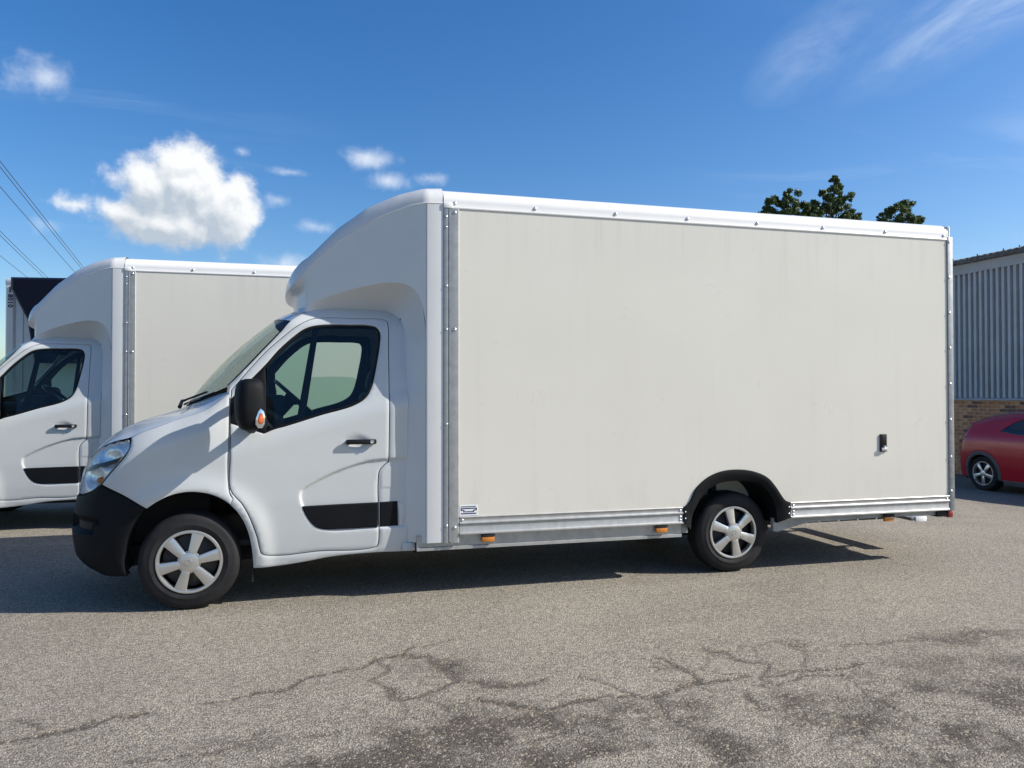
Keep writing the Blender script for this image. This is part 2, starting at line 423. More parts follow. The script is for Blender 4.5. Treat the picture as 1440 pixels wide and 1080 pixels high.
def mirror(P): return (P[0], 2*CY-P[1], P[2])

# ------------------------------------------------------------------ ground
def build_ground():
    fx = np.arange(-3.0, 7.0, .016); fy = np.arange(-3.5, .25, .016)
    far = np.array([.2, .6, 1.4, 3, 6, 12, 25, 50, 100, 200, 400, 800, 1600, 3000])
    xs = np.concatenate([-3.0-far[::-1], fx, 7.0+far]); ys = np.concatenate([-3.5-far[::-1], fy, .25+far])
    X, Y = np.meshgrid(xs, ys); nx, ny = len(xs), len(ys)
    def vnoise(x, y, s, seed, oct=4):
        r = np.random.default_rng(seed); tab = r.random((256, 256)); o = np.zeros_like(x); a = 1; tot = 0
        for k in range(oct):
            u = x*s+k*17.3; v = y*s+k*9.1; i = np.floor(u).astype(int); j = np.floor(v).astype(int); fu = u-i; fv = v-j
            fu = fu*fu*(3-2*fu); fv = fv*fv*(3-2*fv); g = lambda a_, b_: tab[a_ % 256, b_ % 256]
            o += a*((g(i, j)*(1-fu)+g(i+1, j)*fu)*(1-fv)+(g(i, j+1)*(1-fu)+g(i+1, j+1)*fu)*fv); tot += a; a *= .55; s *= 2.1
        return o/tot
    near = (X > -3.3) & (X < 7.3) & (Y > -3.8) & (Y < .5)
    wx = X+(vnoise(X, Y, 3.2, 1, 4)-.5)*.10+(vnoise(X, Y, 13, 11, 3)-.5)*.085; wy = Y+(vnoise(X, Y, 3.2, 2, 4)-.5)*.10+(vnoise(X, Y, 13, 12, 3)-.5)*.085
    wear = np.zeros_like(X); dep = np.zeros_like(X)
    pts = np.stack([wx[near], wy[near]], 1); raw = np.stack([X[near], Y[near]], 1)
    def pdist(p, line):
        d = np.full(len(p), 9.)
        for u, v in zip(line, line[1:]):
            u = np.array(u); w = np.array(v)-u; t = np.clip(((p-u)@w)/(w@w), 0, 1)[:, None]; d = np.minimum(d, np.linalg.norm(p-(u+t*w), axis=1))
        return d
    for line, wd, st in CRACKS:
        d = pdist(pts, line); br = .35+1.3*vnoise(raw[:, 0], raw[:, 1], 4.5, 31, 3); w_ = wd*br
        k = np.clip(1-(d-w_*.45)/(w_*.75), 0, 1)*st; k2 = np.clip(1-d/(w_*3.2), 0, 1)**2*.30*st
        wear[near] = np.maximum(wear[near], np.maximum(k, k2)); dep[near] = np.maximum(dep[near], k*.006)
    rs = np.random.default_rng(77); seeds = np.stack([rs.uniform(.6, 5.8, 210), rs.uniform(-3.5, -1.3, 210)], 1)
    idx = np.where((raw[:, 0] > .7) & (raw[:, 0] < 5.6) & (raw[:, 1] < -1.4))[0]; net = np.zeros(len(raw))
    for ch in np.array_split(idx, 40):
        dd = np.sort(np.linalg.norm(pts[ch][:, None]-seeds[None], axis=2), axis=1)[:, :2]; e = dd[:, 1]-dd[:, 0]
        wv = .012+.03*vnoise(raw[ch, 0], raw[ch, 1], 3.1, 53, 3); m_ = np.clip((vnoise(raw[ch, 0], raw[ch, 1], 1.15, 57, 3)-.44)/.12, 0, 1)
        fall = np.clip((-1.35-raw[ch, 1])/.35, 0, 1)*np.clip((raw[ch, 0]-.7)/.3, 0, 1)*np.clip((5.6-raw[ch, 0])/1.0, 0, 1)
        net[ch] = np.clip(1-e/wv, 0, 1)*m_*fall*.85
    wear[near] = np.maximum(wear[near], net); dep[near] = np.maximum(dep[near], net*.004)
    for cx, cy, rx, ry, st in PATCHES:
        r_ = np.hypot((pts[:, 0]-cx)/rx, (pts[:, 1]-cy)/ry)
        n_ = vnoise(raw[:, 0], raw[:, 1], 2.4, 41, 5); n2 = vnoise(raw[:, 0], raw[:, 1], 7.5, 43, 4)
        k = np.clip((1.25-r_)*1.4, 0, 1)*np.clip((n_-.37)/.12, 0, 1)*(.45+.8*np.clip((n2-.32)/.28, 0, 1))*st
        wear[near] = np.maximum(wear[near], np.clip(k, 0, 1))
    Z = (vnoise(X, Y, .35, 5, 3)-.5)*.012*np.exp(-((X-1.5)/9)**2-((Y+2.5)/3.0)**2)*np.clip((-Y)/1.0, 0, 1)-dep-.2*sst(7.2, 11.8, X)
    me = bpy.data.meshes.new('tarmac_yard')
    V = np.stack([X, Y, Z], -1).reshape(-1, 3); idx = np.arange(nx*ny).reshape(ny, nx)
    Fq = np.stack([idx[:-1, :-1], idx[:-1, 1:], idx[1:, 1:], idx[1:, :-1]], -1).reshape(-1, 4)
    me.vertices.add(len(V)); me.vertices.foreach_set('co', V.ravel()); me.loops.add(Fq.size); me.loops.foreach_set('vertex_index', Fq.ravel())
    me.polygons.add(len(Fq)); me.polygons.foreach_set('loop_start', np.arange(0, Fq.size, 4)); me.polygons.foreach_set('use_smooth', np.ones(len(Fq), bool))
    at = me.attributes.new('wear', 'FLOAT', 'POINT'); at.data.foreach_set('value', wear.ravel()); me.update(); me.validate()
    m = bpy.data.materials.new('weathered_tarmac'); m.use_nodes = True; t = NT(m.node_tree); b = t.n['Principled BSDF']
    co = t.add('ShaderNodeTexCoord').outputs['Object']
    a = t.add('ShaderNodeAttribute', attribute_name='wear').outputs['Fac']
    cw = t.vmath('ADD', co, t.vmath('MULTIPLY', t.vmath('SUBTRACT', t.noise(co, 40, 2, .6, out=1), (.5, .5, .5)), (.022, .022, 0)))
    vo = t.add('ShaderNodeTexVoronoi', voronoi_dimensions='2D'); t.put(vo.inputs['Vector'], cw); vo.inputs['Scale'].default_value = 92
    v2 = t.add('ShaderNodeTexVoronoi', voronoi_dimensions='2D'); t.put(v2.inputs['Vector'], co); v2.inputs['Scale'].default_value = 190
    sep = t.add('ShaderNodeSeparateColor'); t.put(sep.inputs[0], vo.outputs['Color'])
    sep2 = t.add('ShaderNodeSeparateColor'); t.put(sep2.inputs[0], v2.outputs['Color'])
    big = t.noise(co, .55, 5, .6); mid = t.noise(co, 4.5, 5, .65); str_ = t.noise(t.vmath('MULTIPLY', co, (.35, 2.2, 1)), 1.0, 4, .6)
    base = t.mix(t.ramp(big, .3, .7), (.225, .200, .162, 1), (.29, .26, .21, 1))
    base = t.mix(t.math('MULTIPLY', t.ramp(str_, .52, .72), .5), base, (.335, .30, .245, 1))
    base = t.mix(t.math('MULTIPLY', t.ramp(mid, .55, .8), .45), base, (.155, .142, .12, 1))
    base = t.mix(t.math('MULTIPLY', a, .82), base, (.060, .049, .038, 1))
    chip = t.math('MULTIPLY_ADD', sep.outputs[0], .75, .63); chip2 = t.math('MULTIPLY_ADD', sep2.outputs[1], .7, .65)
    gapk = t.ramp(vo.outputs['Distance'], .62, .35); 
    col = t.mix(1.0, base, t.comb(t.math('MULTIPLY', chip, chip2), t.math('MULTIPLY', chip, chip2), t.math('MULTIPLY', chip, chip2)), 'MULTIPLY')
    warm = t.mix(t.math('MULTIPLY', t.ramp(sep.outputs[1], .8, .95), .5), col, (.50, .42, .31, 1))
    t.put(b.inputs['Base Color'], t.mix(t.math('MULTIPLY', t.math('SUBTRACT', 1, gapk), .4), warm, (.03, .028, .026, 1)))
    b.inputs['Roughness'].default_value = .86; b.inputs['Specular IOR Level'].default_value = .3
    h = t.math('ADD', t.math('MULTIPLY', t.math('SUBTRACT', 1, vo.outputs['Distance']), t.math('MULTIPLY_ADD', sep.outputs[2], .8, .5)), t.math('MULTIPLY', t.math('SUBTRACT', 1, v2.outputs['Distance']), .35))
    bp = t.add('ShaderNodeBump'); bp.inputs['Strength'].default_value = .85; bp.inputs['Distance'].default_value = .006
    t.put(bp.inputs['Height'], h); t.l.new(bp.outputs[0], b.inputs['Normal'])
    me.materials.append(m)
    o = link(bpy.data.objects.new('tarmac_yard', me)); tag(o, 'weathered grey tarmac yard with cracks and worn dark patches', kind='structure')
CRACKS = [
    ([(-.62, -1.90), (-.5, -1.88), (-.38, -1.88), (-.26, -1.86), (-.16, -1.79), (-.07, -1.74), (.03, -1.74)], .024, 1), ([(-.38, -1.82), (-.42, -1.72), (-.49, -1.67)], .014, .85), ([(-.21, -1.81), (-.18, -1.75), (-.11, -1.8)], .013, .8),
    ([(.27, -1.67), (.42, -1.67), (.55, -1.58), (.72, -1.57), (.78, -1.47), (.94, -1.41), (1.06, -1.36), (1.17, -1.25), (1.32, -1.21)], .019, 1), ([(1.32, -1.21), (1.47, -1.31), (1.57, -1.68), (1.73, -1.83), (1.83, -1.86), (2.0, -1.84)], .05, .9),
    ([(1.32, -1.21), (1.4, -1.1), (1.54, -1.11), (1.66, -1.05)], .016, .85), ([(1.19, -1.69), (1.24, -1.89), (1.39, -1.84), (1.57, -1.68)], .03, .9), ([(1.17, -1.25), (1.22, -1.42), (1.12, -1.55), (1.19, -1.69)], .02, .7),
    ([(1.6, -2.0), (1.77, -2.08), (1.88, -2.2), (2.04, -2.15), (2.25, -2.12), (2.42, -2.16), (2.64, -2.11), (2.82, -2.02)], .03, .95), ([(2.2, -1.86), (2.28, -1.93), (2.35, -2.05), (2.44, -2.17), (2.4, -2.4), (2.5, -2.6)], .022, .8),
    ([(2.74, -1.62), (2.76, -1.72), (2.79, -1.91), (2.79, -2.07), (3.04, -2.08), (3.25, -2.08), (3.51, -2.1), (3.8, -2.04)], .024, .95), ([(3.1, -1.6), (3.17, -1.71), (3.23, -1.85), (3.31, -1.93), (3.15, -2.11), (3.16, -2.22), (3.37, -2.17), (3.59, -2.18)], .020, .85),
    ([(3.92, -1.76), (4.29, -1.81), (4.61, -1.86), (4.92, -1.88), (5.3, -1.8)], .022, .7), ([(.08, -2.25), (.41, -2.25), (.49, -2.17), (.6, -2.05)], .016, .7), ([(.70, -2.17), (.92, -2.18)], .016, .7), ([(2.96, -2.26), (2.93, -2.44), (3.01, -2.5), (3.2, -2.6)], .022, .8),
    ([(.68, -1.01), (.88, -1.03)], .012, .5), ([(1.7, -2.5), (1.9, -2.45), (2.05, -2.3)], .03, .8), ([(3.0, -2.5), (3.3, -2.45), (3.6, -2.5), (4.0, -2.4)], .025, .7), ([(1.88, -2.2), (1.9, -2.45), (2.2, -2.6)], .025, .7)]
PATCHES = [(1.5, -1.5, .22, .16, .8), (1.18, -1.8, .14, .12, .6), (1.45, -2.3, .38, .28, 1), (1.1, -2.5, .5, .14, 1), (1.85, -2.3, .3, .22, .8), (1.6, -2.75, .9, .25, 1), (2.35, -2.38, .45, .22, .85), (2.5, -2.85, .9, .32, 1), (3.15, -2.9, .9, .4, 1),
           (3.05, -2.35, .4, .2, .8), (4.72, -1.86, .5, .16, .7), (4.0, -2.8, 1.0, .6, .85), (1.8, .02, .1, .035, .6), (.78, -1.21, .10, .03, .5), (9.3, 2.3, .6, .3, .4), (4.4, -2.3, .9, .3, .6), (.5, -2.2, .4, .1, .5)]
build_ground()

# ------------------------------------------------------------------ van outlines (q or x, z[, corner])
DOOR = [(0.265, 1.562, 1), (0.265, 1.29), (0.268, 1.089), (0.269, 0.865), (0.29, 0.814), (0.348, 0.746), (0.392, 0.667), (0.426, 0.584), (0.456, 0.494), (0.473, 0.41), (0.485, 0.375), (0.514, 0.36), (0.9, 0.365), (1.295, 0.372), (1.318, 0.382), (1.325, 0.405), (1.325, 0.641), (1.324, 0.897), (1.332, 0.948), (1.359, 0.984), (1.401, 1.015, 1), (1.405, 1.281), (1.407, 1.519), (1.408, 1.822), (1.407, 2.075), (1.402, 2.098), (1.385, 2.108), (1.162, 2.117), (0.933, 2.118), (0.835, 2.105), (0.72, 2.04), (0.617, 1.952), (0.514, 1.856)]
WINDOW = [(0.272, 1.495, 1), (0.502, 1.740), (0.607, 1.866), (0.74, 1.988), (0.791, 2.021), (0.843, 2.041), (0.948, 2.055), (1.106, 2.057), (1.267, 2.055), (1.315, 2.04), (1.34, 1.999), (1.34, 1.943), (1.312, 1.764), (1.288, 1.646), (1.271, 1.583), (1.23, 1.508), (1.162, 1.459), (0.894, 1.376), (0.643, 1.297), (0.569, 1.277), (0.5, 1.248, 1), (0.371, 1.287), (0.274, 1.322, 1)]
SAIL = [(0.272, 1.495, 1), (0.502, 1.740, 1), (0.512, 1.6), (0.515, 1.391), (0.524, 1.288), (0.5, 1.248, 1), (0.371, 1.287), (0.274, 1.322, 1)]
PANE = [(0.513, 1.748, 1), (0.607, 1.866), (0.74, 1.988), (0.791, 2.021), (0.843, 2.041), (0.948, 2.055), (1.106, 2.057), (1.267, 2.055), (1.315, 2.04), (1.34, 1.999), (1.34, 1.943), (1.312, 1.764), (1.288, 1.646), (1.271, 1.583), (1.23, 1.508), (1.162, 1.459), (0.894, 1.376), (0.643, 1.297), (0.569, 1.277), (.535, 1.285), (.522, 1.33), (.517, 1.5)]
DIV = [(0.846, 2.050, 1), (0.889, 2.053, 1), (0.782, 1.338, 1), (0.722, 1.318, 1)]
SCALLOP = [(1.60, 1.055, 1), (1.311, 1.041), (1.246, 1.033), (1.024, 0.966), (0.897, 0.909), (0.806, 0.859), (0.759, 0.826), (0.748, 0.788), (0.751, 0.752), (0.767, 0.699), (0.807, 0.609), (0.863, 0.548), (0.929, 0.519), (1.261, 0.515), (1.60, 0.515, 1)]
STRIP = [(0.765, 0.706, 1), (1.0, 0.711), (1.317, 0.715, 1), (1.319, 0.529, 1), (1.053, 0.528), (0.917, 0.532), (0.868, 0.548), (0.833, 0.581), (0.797, 0.635)]
STRIP2 = [(1.333, 0.715, 1), (1.464, 0.719, 1), (1.471, 0.531, 1), (1.335, 0.53, 1)]
FLAP = [(1.335, 0.814, 1), (1.336, 0.907), (1.345, 0.95), (1.375, 0.976), (1.463, 1.001, 1), (1.465, 0.813, 1)]
RIDGE = [(.252, 1.536), (.1, 1.424), (-.1, 1.352), (-.3, 1.297), (-.42, 1.262), (-.497, 1.232), (-.654, 1.200), (-.77, 1.166), (-.888, 1.110), (-1.0, 1.045), (-1.2, 1.01), (QF, 1.0)]
FENDER = [(0.256, 1.536, 1), (0.258, 1.291), (0.261, 0.866), (0.276, 0.804), (0.291, 0.783, 1), (0.278, 0.739, 1), (0.219, 0.783), (0.151, 0.816), (0.077, 0.834), (0.005, 0.841), (-0.072, 0.833), (-0.14, 0.813), (-0.218, 0.774), (-0.275, 0.734, 1), (-0.358, 0.782), (-0.464, 0.835), (-0.63, 0.899, 1), (-0.536, 1.017), (-0.464, 1.121), (-0.459, 1.168), (-0.492, 1.226, 1), (-.42, 1.258), (-.3, 1.293), (-.1, 1.349), (.1, 1.421)]
BUMPER = [(QF+.004, .78, 1), (-1.25, .785), (-1.05, .79), (-0.902, 0.80), (-0.738, 0.841), (-0.642, 0.893, 1), (-0.463, 0.827), (-0.283, 0.736, 1), (-0.336, 0.671), (-0.375, 0.597), (-0.406, 0.523), (-0.431, 0.423), (-0.466, 0.262, 1), (-.8, .232), (-1.1, .24), (QF+.004, .25, 1)]
SLOT = [(-.62, .655, 1), (-1.2, .655, 1), (-1.2, .545, 1), (-.68, .545, 1)]
HEAD = [(-0.502, 1.215, 1), (-0.469, 1.166), (-0.475, 1.125), (-0.546, 1.021), (-0.642, 0.905, 1), (-0.713, 0.856), (-0.894, 0.812), (-.965, .815, 1), (-1.03, .90), (-1.05, .98), (-1.02, 1.025, 1), (-.888, 1.100), (-.77, 1.156), (-.654, 1.190)]
GRILLE = [(QF+.004, .80, 1), (-.975, .805, 1), (-1.045, .90), (-1.065, .985), (-1.05, 1.01, 1), (-1.2, .995), (QF+.004, .985, 1)]
ARCH = [(-0.466, 0.262), (-0.431, 0.423), (-0.406, 0.523), (-0.375, 0.597), (-0.336, 0.671), (-0.275, 0.734), (-0.218, 0.774), (-0.14, 0.813), (-0.072, 0.833), (0.005, 0.841), (0.077, 0.834), (0.151, 0.816), (0.219, 0.783), (0.278, 0.739), (0.325, 0.685), (0.363, 0.622), (0.392, 0.549), (0.412, 0.47), (0.426, 0.365), (0.431, 0.274)]
SIDE = [(0.249, 1.594, 1), (0.363, 1.712), (0.486, 1.851), (0.611, 1.993), (0.682, 2.083), (0.728, 2.122), (0.812, 2.168), (0.928, 2.202), (1.088, 2.211), (1.267, 2.208), (1.394, 2.200), (1.47, 2.165), (1.51, 2.11), (1.53, 2.033), (1.54, 1.732), (1.54, 1.101), (1.54, 0.333, 1), (1.313, 0.336), (0.987, 0.323), (0.771, 0.293), (0.598, 0.275), (0.431, 0.272, 1), (0.426, 0.365), (0.412, 0.47), (0.392, 0.549), (0.363, 0.622), (0.325, 0.685), (0.278, 0.739, 1), (0.291, 0.783, 1), (0.271, 0.835), (0.258, 0.866), (0.253, 1.291)]
WSEDGE = [(0.249, 1.594), (0.363, 1.712), (0.486, 1.851), (0.611, 1.993), (0.682, 2.083)]

# ------------------------------------------------------------------ wheels
def make_wheel(parent, loc, rot, flip=False):
    g = []
    for y in (.07, .105, .14): g += [(.345, y-.006), (.337, y-.005), (.337, y+.005), (.345, y+.006)]
    prof = [(.2, .03), (.206, .012), (.222, .004), (.226, .001), (.262, -.005), (.266, -.003), (.295, -.002), (.322, .008), (.337, .024), (.343, .04)]+g+[(.343, .17), (.337, .186), (.322, .202), (.28, .214), (.22, .208), (.2, .18)]
    bm = lathe_bm([(.212, .03), (.206, .19), (.19, .19), (.185, .06), (.12, .045), (.07, .03), (0, .03)], 40)
    w = bmobj('wheel', bm, DARKM, parent)
    ty = bmobj('tyre', lathe_bm(prof, 72), RUB, w, 30)
    bmobj('trim_ring', lathe_bm([(.206, .035), (.220, .012), (.2245, 0), (.221, -.006), (.212, -.008), (.203, -.005), (.199, .004), (.197, .03)], 64), TRIM, w)
    sm = None
    for k in range(6):
        if sm is None:
            bm = bmesh.new(); top = []; bot = []
            rows = [(.050, .022, -.013), (.066, .025, -.017), (.085, .029, -.0145), (.13, .0335, -.0115), (.18, .039, -.009), (.203, .042, -.007)]
            for r_, h, y in rows:
                top.append([bm.verts.new((r_, y+e*e*.003, s)) for s, e in ((-h, 1), (-h*.8, .2), (h*.8, .2), (h, 1))])
                bot.append([bm.verts.new((r_, y+.03, -h)), bm.verts.new((r_, y+.03, h))])
            for a, b in zip(top, top[1:]):
                for i in range(3): bm.faces.new((a[i], a[i+1], b[i+1], b[i]))
            for (a, b), (c, d) in zip(zip(top, bot), zip(top[1:], bot[1:])):
                bm.faces.new((a[0], c[0], d[0], b[0])); bm.faces.new((a[3], b[1], d[1], c[3]))
            so = bmobj('spoke', bm, TRIM, w, 30); sm = so
        else: so = sm.copy(); link(so, w)
        so.rotation_euler = (0, R(-(rot+60*k)), 0)
    hb = bmobj('hub_cap', lathe_bm([(.078, .012), (.078, -.012), (.074, -.0135), (.0715, -.009), (.069, -.009), (.067, -.0165), (.045, -.0215), (.02, -.023), (0, -.023)], 40), TRIM, w)
    bm = lathe_bm([(.021, -.022), (.021, -.027), (.016, -.027), (.016, -.022)], 28); add_box(bm, -.026, .026, -.0275, -.023, -.0045, .0045)
    bmobj('emblem', bm, CHROME, w)
    w.location = loc
    if flip: w.rotation_euler = (0, 0, math.pi)
    return w

# ------------------------------------------------------------------ the box van
DOME = None
def rivet(parent, loc, s=1.0, axis=None, name='rivet', mat=None):
    global DOME
    if DOME is None:
        bm = lathe_bm([(.0125, .001), (.0115, -.003), (.008, -.006), (.004, -.0075), (0, -.008)], 12)
        o = bmobj(name, bm, STEEL, parent, 60); DOME = o.data
    else: o = link(bpy.data.objects.new(name, DOME), parent)
    o.location = loc; o.scale = (s, s, s)
    if axis: o.rotation_euler = axis
    return o

def build_cab(root):
    scal = spl(SCALLOP)
    def flare(V): r_ = np.hypot(V[:, 0], V[:, 1]-.33); return .020*np.exp(-((r_-.52)/.09)**2)*(1-sst(.45, .62, V[:, 0]))*sst(.2, .3, V[:, 1])
    swage = [offset(scal, e) for e in (-.004, .001, .006, .012, .018, .024)]
    def door_disp(V):
        ins = inpoly(V, scal); d = segdist(V, scal); sd = np.where(ins, d, -d)
        k = sst(-.003, .021, sd)*(-.015)                                  # the pressing below the swage line is sunk
        # dished handle cup
        e = np.hypot((V[:, 0]-1.165)/.10, (V[:, 1]-1.165)/.055); k = k-.016*np.clip(1-e*e, 0, 1)
        return k+flare(V)
    def fender_disp(V):
        return flare(V)
    slot = spl(SLOT)
    def bump_disp(V):
        sd = np.where(inpoly(V, slot), segdist(V, slot), 0); r_ = np.hypot(V[:, 0], V[:, 1]-.33)
        return -.05*sst(0, .014, sd)+flare(V)*.6
    for s in (0, 1):
        sg = (lambda p: p) if s == 0 else mirror
        panelF('wing', FENDER, WHITE, root, s, disp=fender_disp, flange=.04, gap=.0015)
        d = panelF('door', DOOR, WHITE, root, s, holes=[WINDOW], disp=door_disp, gap=.0058, sp=.022, extra=swage)
        panelF('window_seal', WINDOW, SEAL, d, s, holes=[list(map(tuple, offset(spl(WINDOW), .013)))], inset=.006, flange=.03, sp=.05)
        panelF('mirror_sail', SAIL, PLAS, d, s, inset=.004, sp=.04, gap=.002)
        if s == 0:
            panelF('window_pane', PANE, GLASS, d, s, inset=.012, flange=0, edge=0, sp=.07)
        else:
            quarter = [(0.513, 1.748, 1), (0.607, 1.866), (0.74, 1.988), (0.791, 2.021), (0.846, 2.041, 1), (.722, 1.318, 1), (0.643, 1.297), (0.569, 1.277), (.535, 1.285), (.522, 1.33), (.517, 1.5)]
            low = [(.842, 1.70, 1), (1.22, 1.70), (1.27, 1.69), (1.285, 1.66), (1.271, 1.583), (1.23, 1.508), (1.162, 1.459), (0.894, 1.376), (.79, 1.34, 1)]
            panelF('window_pane', quarter, GLASS, d, s, inset=.012, flange=0, edge=0, sp=.07)
            panelF('window_pane', low, GLASS, d, s, inset=.014, flange=.004, edge=0, sp=.07)
        panelF('window_divider', DIV, SEAL, d, s, inset=.016, flange=.03, sp=.03)
        panelF('door_lining', DOOR, INT, d, s, holes=[list(map(tuple, offset(spl(PANE), .02)))], inset=.06, flange=-.045, sp=.05, gap=.02)
        panelF('rubbing_strip', STRIP, PLAS, d, s, inset=-.004, flange=.03, edge=.006)
        # grab handle on its two feet
        bm = bmesh.new(); add_box(bm, 1.08, 1.305, .045, .068, 1.155, 1.192, .010); add_box(bm, 1.088, 1.125, .058, .10, 1.160, 1.188, .004); add_box(bm, 1.255, 1.30, .058, .10, 1.158, 1.190, .004)
        if s: bm.transform(Matrix.Translation((0, 2*CY, 0)) @ Matrix.Diagonal((1, -1, 1, 1)))
        bmobj('door_handle', bm, PLAS2, d)
        bm = lathe_bm([(.014, .0), (.014, -.004), (.010, -.004), (.009, -.002), (0, -.002)], 16); ob = bmobj('lock_barrel', bm, STEEL, d); ob.location = sg((1.272, .0455, 1.1735))
        if s: ob.rotation_euler = (0, 0, math.pi)
        def side_disp(V):
            r_ = np.hypot(V[:, 0], V[:, 1]-.33); dd = segdist(V, scal); ins = inpoly(V, scal)
            return flare(V)-.020*(V[:, 0] < .266)*(V[:, 1] > .80)*(V[:, 1] < 1.50)-.015*sst(-.003, .021, np.where(ins, dd, -dd))*(V[:, 0] > 1.2)
        panelF('cab_side', SIDE, WHITE, root, s, holes=[DOOR], flange=.03, disp=side_disp, extra=swage)
        panelF('door_frame', DOOR, SEAL, root, s, holes=[list(map(tuple, offset(spl(DOOR), .05)))], inset=.023, flange=.0, sp=.06)
        panelF('strip_end', STRIP2, PLAS, root, s, inset=.006, flange=.02, edge=.006)
        if s == 0:
            panelF('filler_flap', FLAP, WHITE, root, s, inset=.0135, flange=.02, edge=.003)
            panelF('strip_cap', [(1.472, .715), (1.500, .70), (1.512, .62), (1.500, .55), (1.474, .532, 1), (1.471, .62, 1)], WHITE, root, s, inset=-.002, flange=.02, edge=.008, sp=.015)
        b = panelF('bumper', BUMPER, PLAS, root, s, disp=bump_disp, flange=.04, edge=.004)
        panelF('slot_liner', [(-.70, .648, 1), (-1.19, .648, 1), (-1.19, .552, 1), (-.74, .552, 1)], SEAL, b, s, inset=.048, flange=0, edge=0, sp=.06)
        # headlamp: lens over chrome bowls
        h = panelF('headlamp', HEAD, LENS, root, s, inset=.0, flange=0, edge=.002, gap=.003)
        hp = spl(HEAD)
        def bowl(V):
            e1 = np.hypot((V[:, 0]+.80)/.16, (V[:, 1]-.95)/.085); e2 = np.hypot((V[:, 0]+.64)/.13, (V[:, 1]-1.08)/.075)
            return -.045*np.clip(1-e1**2, 0, 1)-.035*np.clip(1-e2**2, 0, 1)+.006*np.sin(V[:, 0]*70)*sst(1.03, 1.06, V[:, 1])
        panelF('reflector', HEAD, SILV, h, s, inset=.022, flange=-.018, edge=.0, disp=bowl, gap=.006, sp=.014)
        panelF('lamp_bezel', [(-.49, 1.105, 1), (-.62, 1.068), (-.80, 1.038), (-1.01, .995, 1), (-1.01, .965, 1), (-.80, 1.010), (-.62, 1.040), (-.52, 1.072, 1)], PLAS2, h, s, inset=.016, flange=.02, sp=.02)
        for (qx, zz, r_) in ((-.80, .95, .05), (-.70, .925, .025)):
            P = F(qx, zz)-Fn(qx, zz)*.05; n = Vector(Fn(qx, zz))
            bm = lathe_bm([(r_, 0), (r_, -.012), (r_*.75, -.028), (r_*.4, -.036), (0, -.038)], 20)
            bm.transform(Matrix.Translation(Vector(P)) @ (Vector((0, -1, 0)).rotation_difference(n)).to_matrix().to_4x4())
            if s: bm.transform(Matrix.Translation((0, 2*CY, 0)) @ Matrix.Diagonal((1, -1, 1, 1)))
            bmobj('bulb_cover', bm, LENS if r_ > .04 else AMBER, h)
        g = panelF('grille', GRILLE, PLAS2, root, s, inset=.03, flange=0, sp=.05)
        for zz in (.835, .875, .915, .955):
            q = np.linspace(QF+.006, -1.06, 16); P = F(q, np.full(16, zz)); N = Fn(q, np.full(16, zz)); C_ = P-N*.014
            bm = tube_bm([sg(tuple(p)) for p in C_], .011, 6); bmobj('grille_bar', bm, CHROME if zz == .955 else PLAS2, g)
        # wheel-arch liner
        a = spl(ARCH, False); P = F(a[:, 0], a[:, 1]); rows = [P-Fn(a[:, 0], a[:, 1])*.004]
        for y in (.25, .45, .72): rows.append(np.stack([P[:, 0]*(1.0)+(P[:, 0]-.0)*.03, np.full(len(P), y), P[:, 1+1]+.02], -1))
        loft('arch_liner', [[sg(tuple(p)) for p in r_] for r_ in rows], UNDER, root, flip=bool(s))
        bm = bmesh.new(); add_box(bm, .418, .428, .14, .36, .165, .60); 
        if s: bm.transform(Matrix.Translation((0, 2*CY, 0)) @ Matrix.Diagonal((1, -1, 1, 1)))
        bmobj('mudflap', bm, RUB, root)
    # bonnet: ridge on both wings and round the nose, swept up to a spine on the centre line
    rq = spl(RIDGE, False, .03); n = len(rq); E_ = F(rq[:, 0], rq[:, 1]); EN = Fn(rq[:, 0], rq[:, 1])
    sp_ = spl([(-.16, 1.41), (-.30, 1.374), (-.45, 1.328), (-.6, 1.255), (-.70, 1.18), (-.775, 1.09), (-.805, 1.0)], False, .03)
    sl = np.concatenate([[0], np.cumsum(np.linalg.norm(np.diff(sp_, axis=0), axis=1))]); el = np.concatenate([[0], np.cumsum(np.linalg.norm(np.diff(E_, axis=0), axis=1))])
    u = (el/el[-1]); u = u**.82
    SX = np.interp(u, sl/sl[-1], sp_[:, 0]); SZ = np.interp(u, sl/sl[-1], sp_[:, 1])
    rows = []
    for i in range(n):
        p0 = E_[i]-np.array([0, 0, .005]); p3 = np.array([SX[i], CY, SZ[i]]); dv = p3-p0; L_ = np.linalg.norm(dv)
        tang = np.array([0, 0, 1])-EN[i]*np.dot(EN[i], [0, 0, 1]); tang /= max(1e-6, np.linalg.norm(tang))
        k = min(.10, L_*.35); p1 = p0+(tang*.62+np.array([0, .45, 0]))*k; p2 = p3-np.array([0, 1, 0])*min(.5, L_*.5)*(abs(dv[1])/max(1e-6, L_))
        r_ = []
        for t in np.linspace(0, 1, 22)**1.35:
            r_.append((1-t)**3*p0+3*(1-t)**2*t*p1+3*(1-t)*t*t*p2+t**3*p3)
        rows.append(r_)
    full = [[tuple(p) for p in r_]+[mirror(p) for p in r_[-2::-1]] for r_ in rows]
    loft('bonnet', full, WHITE, root, flip=True)
    # cowl, windscreen, header and roof
    we = spl(WSEDGE, False, .03); WE = F(we[:, 0], we[:, 1])-Fn(we[:, 0], we[:, 1])*.004; m = len(WE)
    cb, ct = np.array([-.14, CY, 1.435]), np.array([.535, CY, 2.13])
    def wsrow(p, c, k=17):
        r_ = []
        for t in np.linspace(0, 1, k):
            e = 1-(1-t)**2.55; r_.append(np.array([p[0]+(c[0]-p[0])*e, p[1]+(c[1]-p[1])*t, p[2]+(c[2]-p[2])*e]))
        return r_
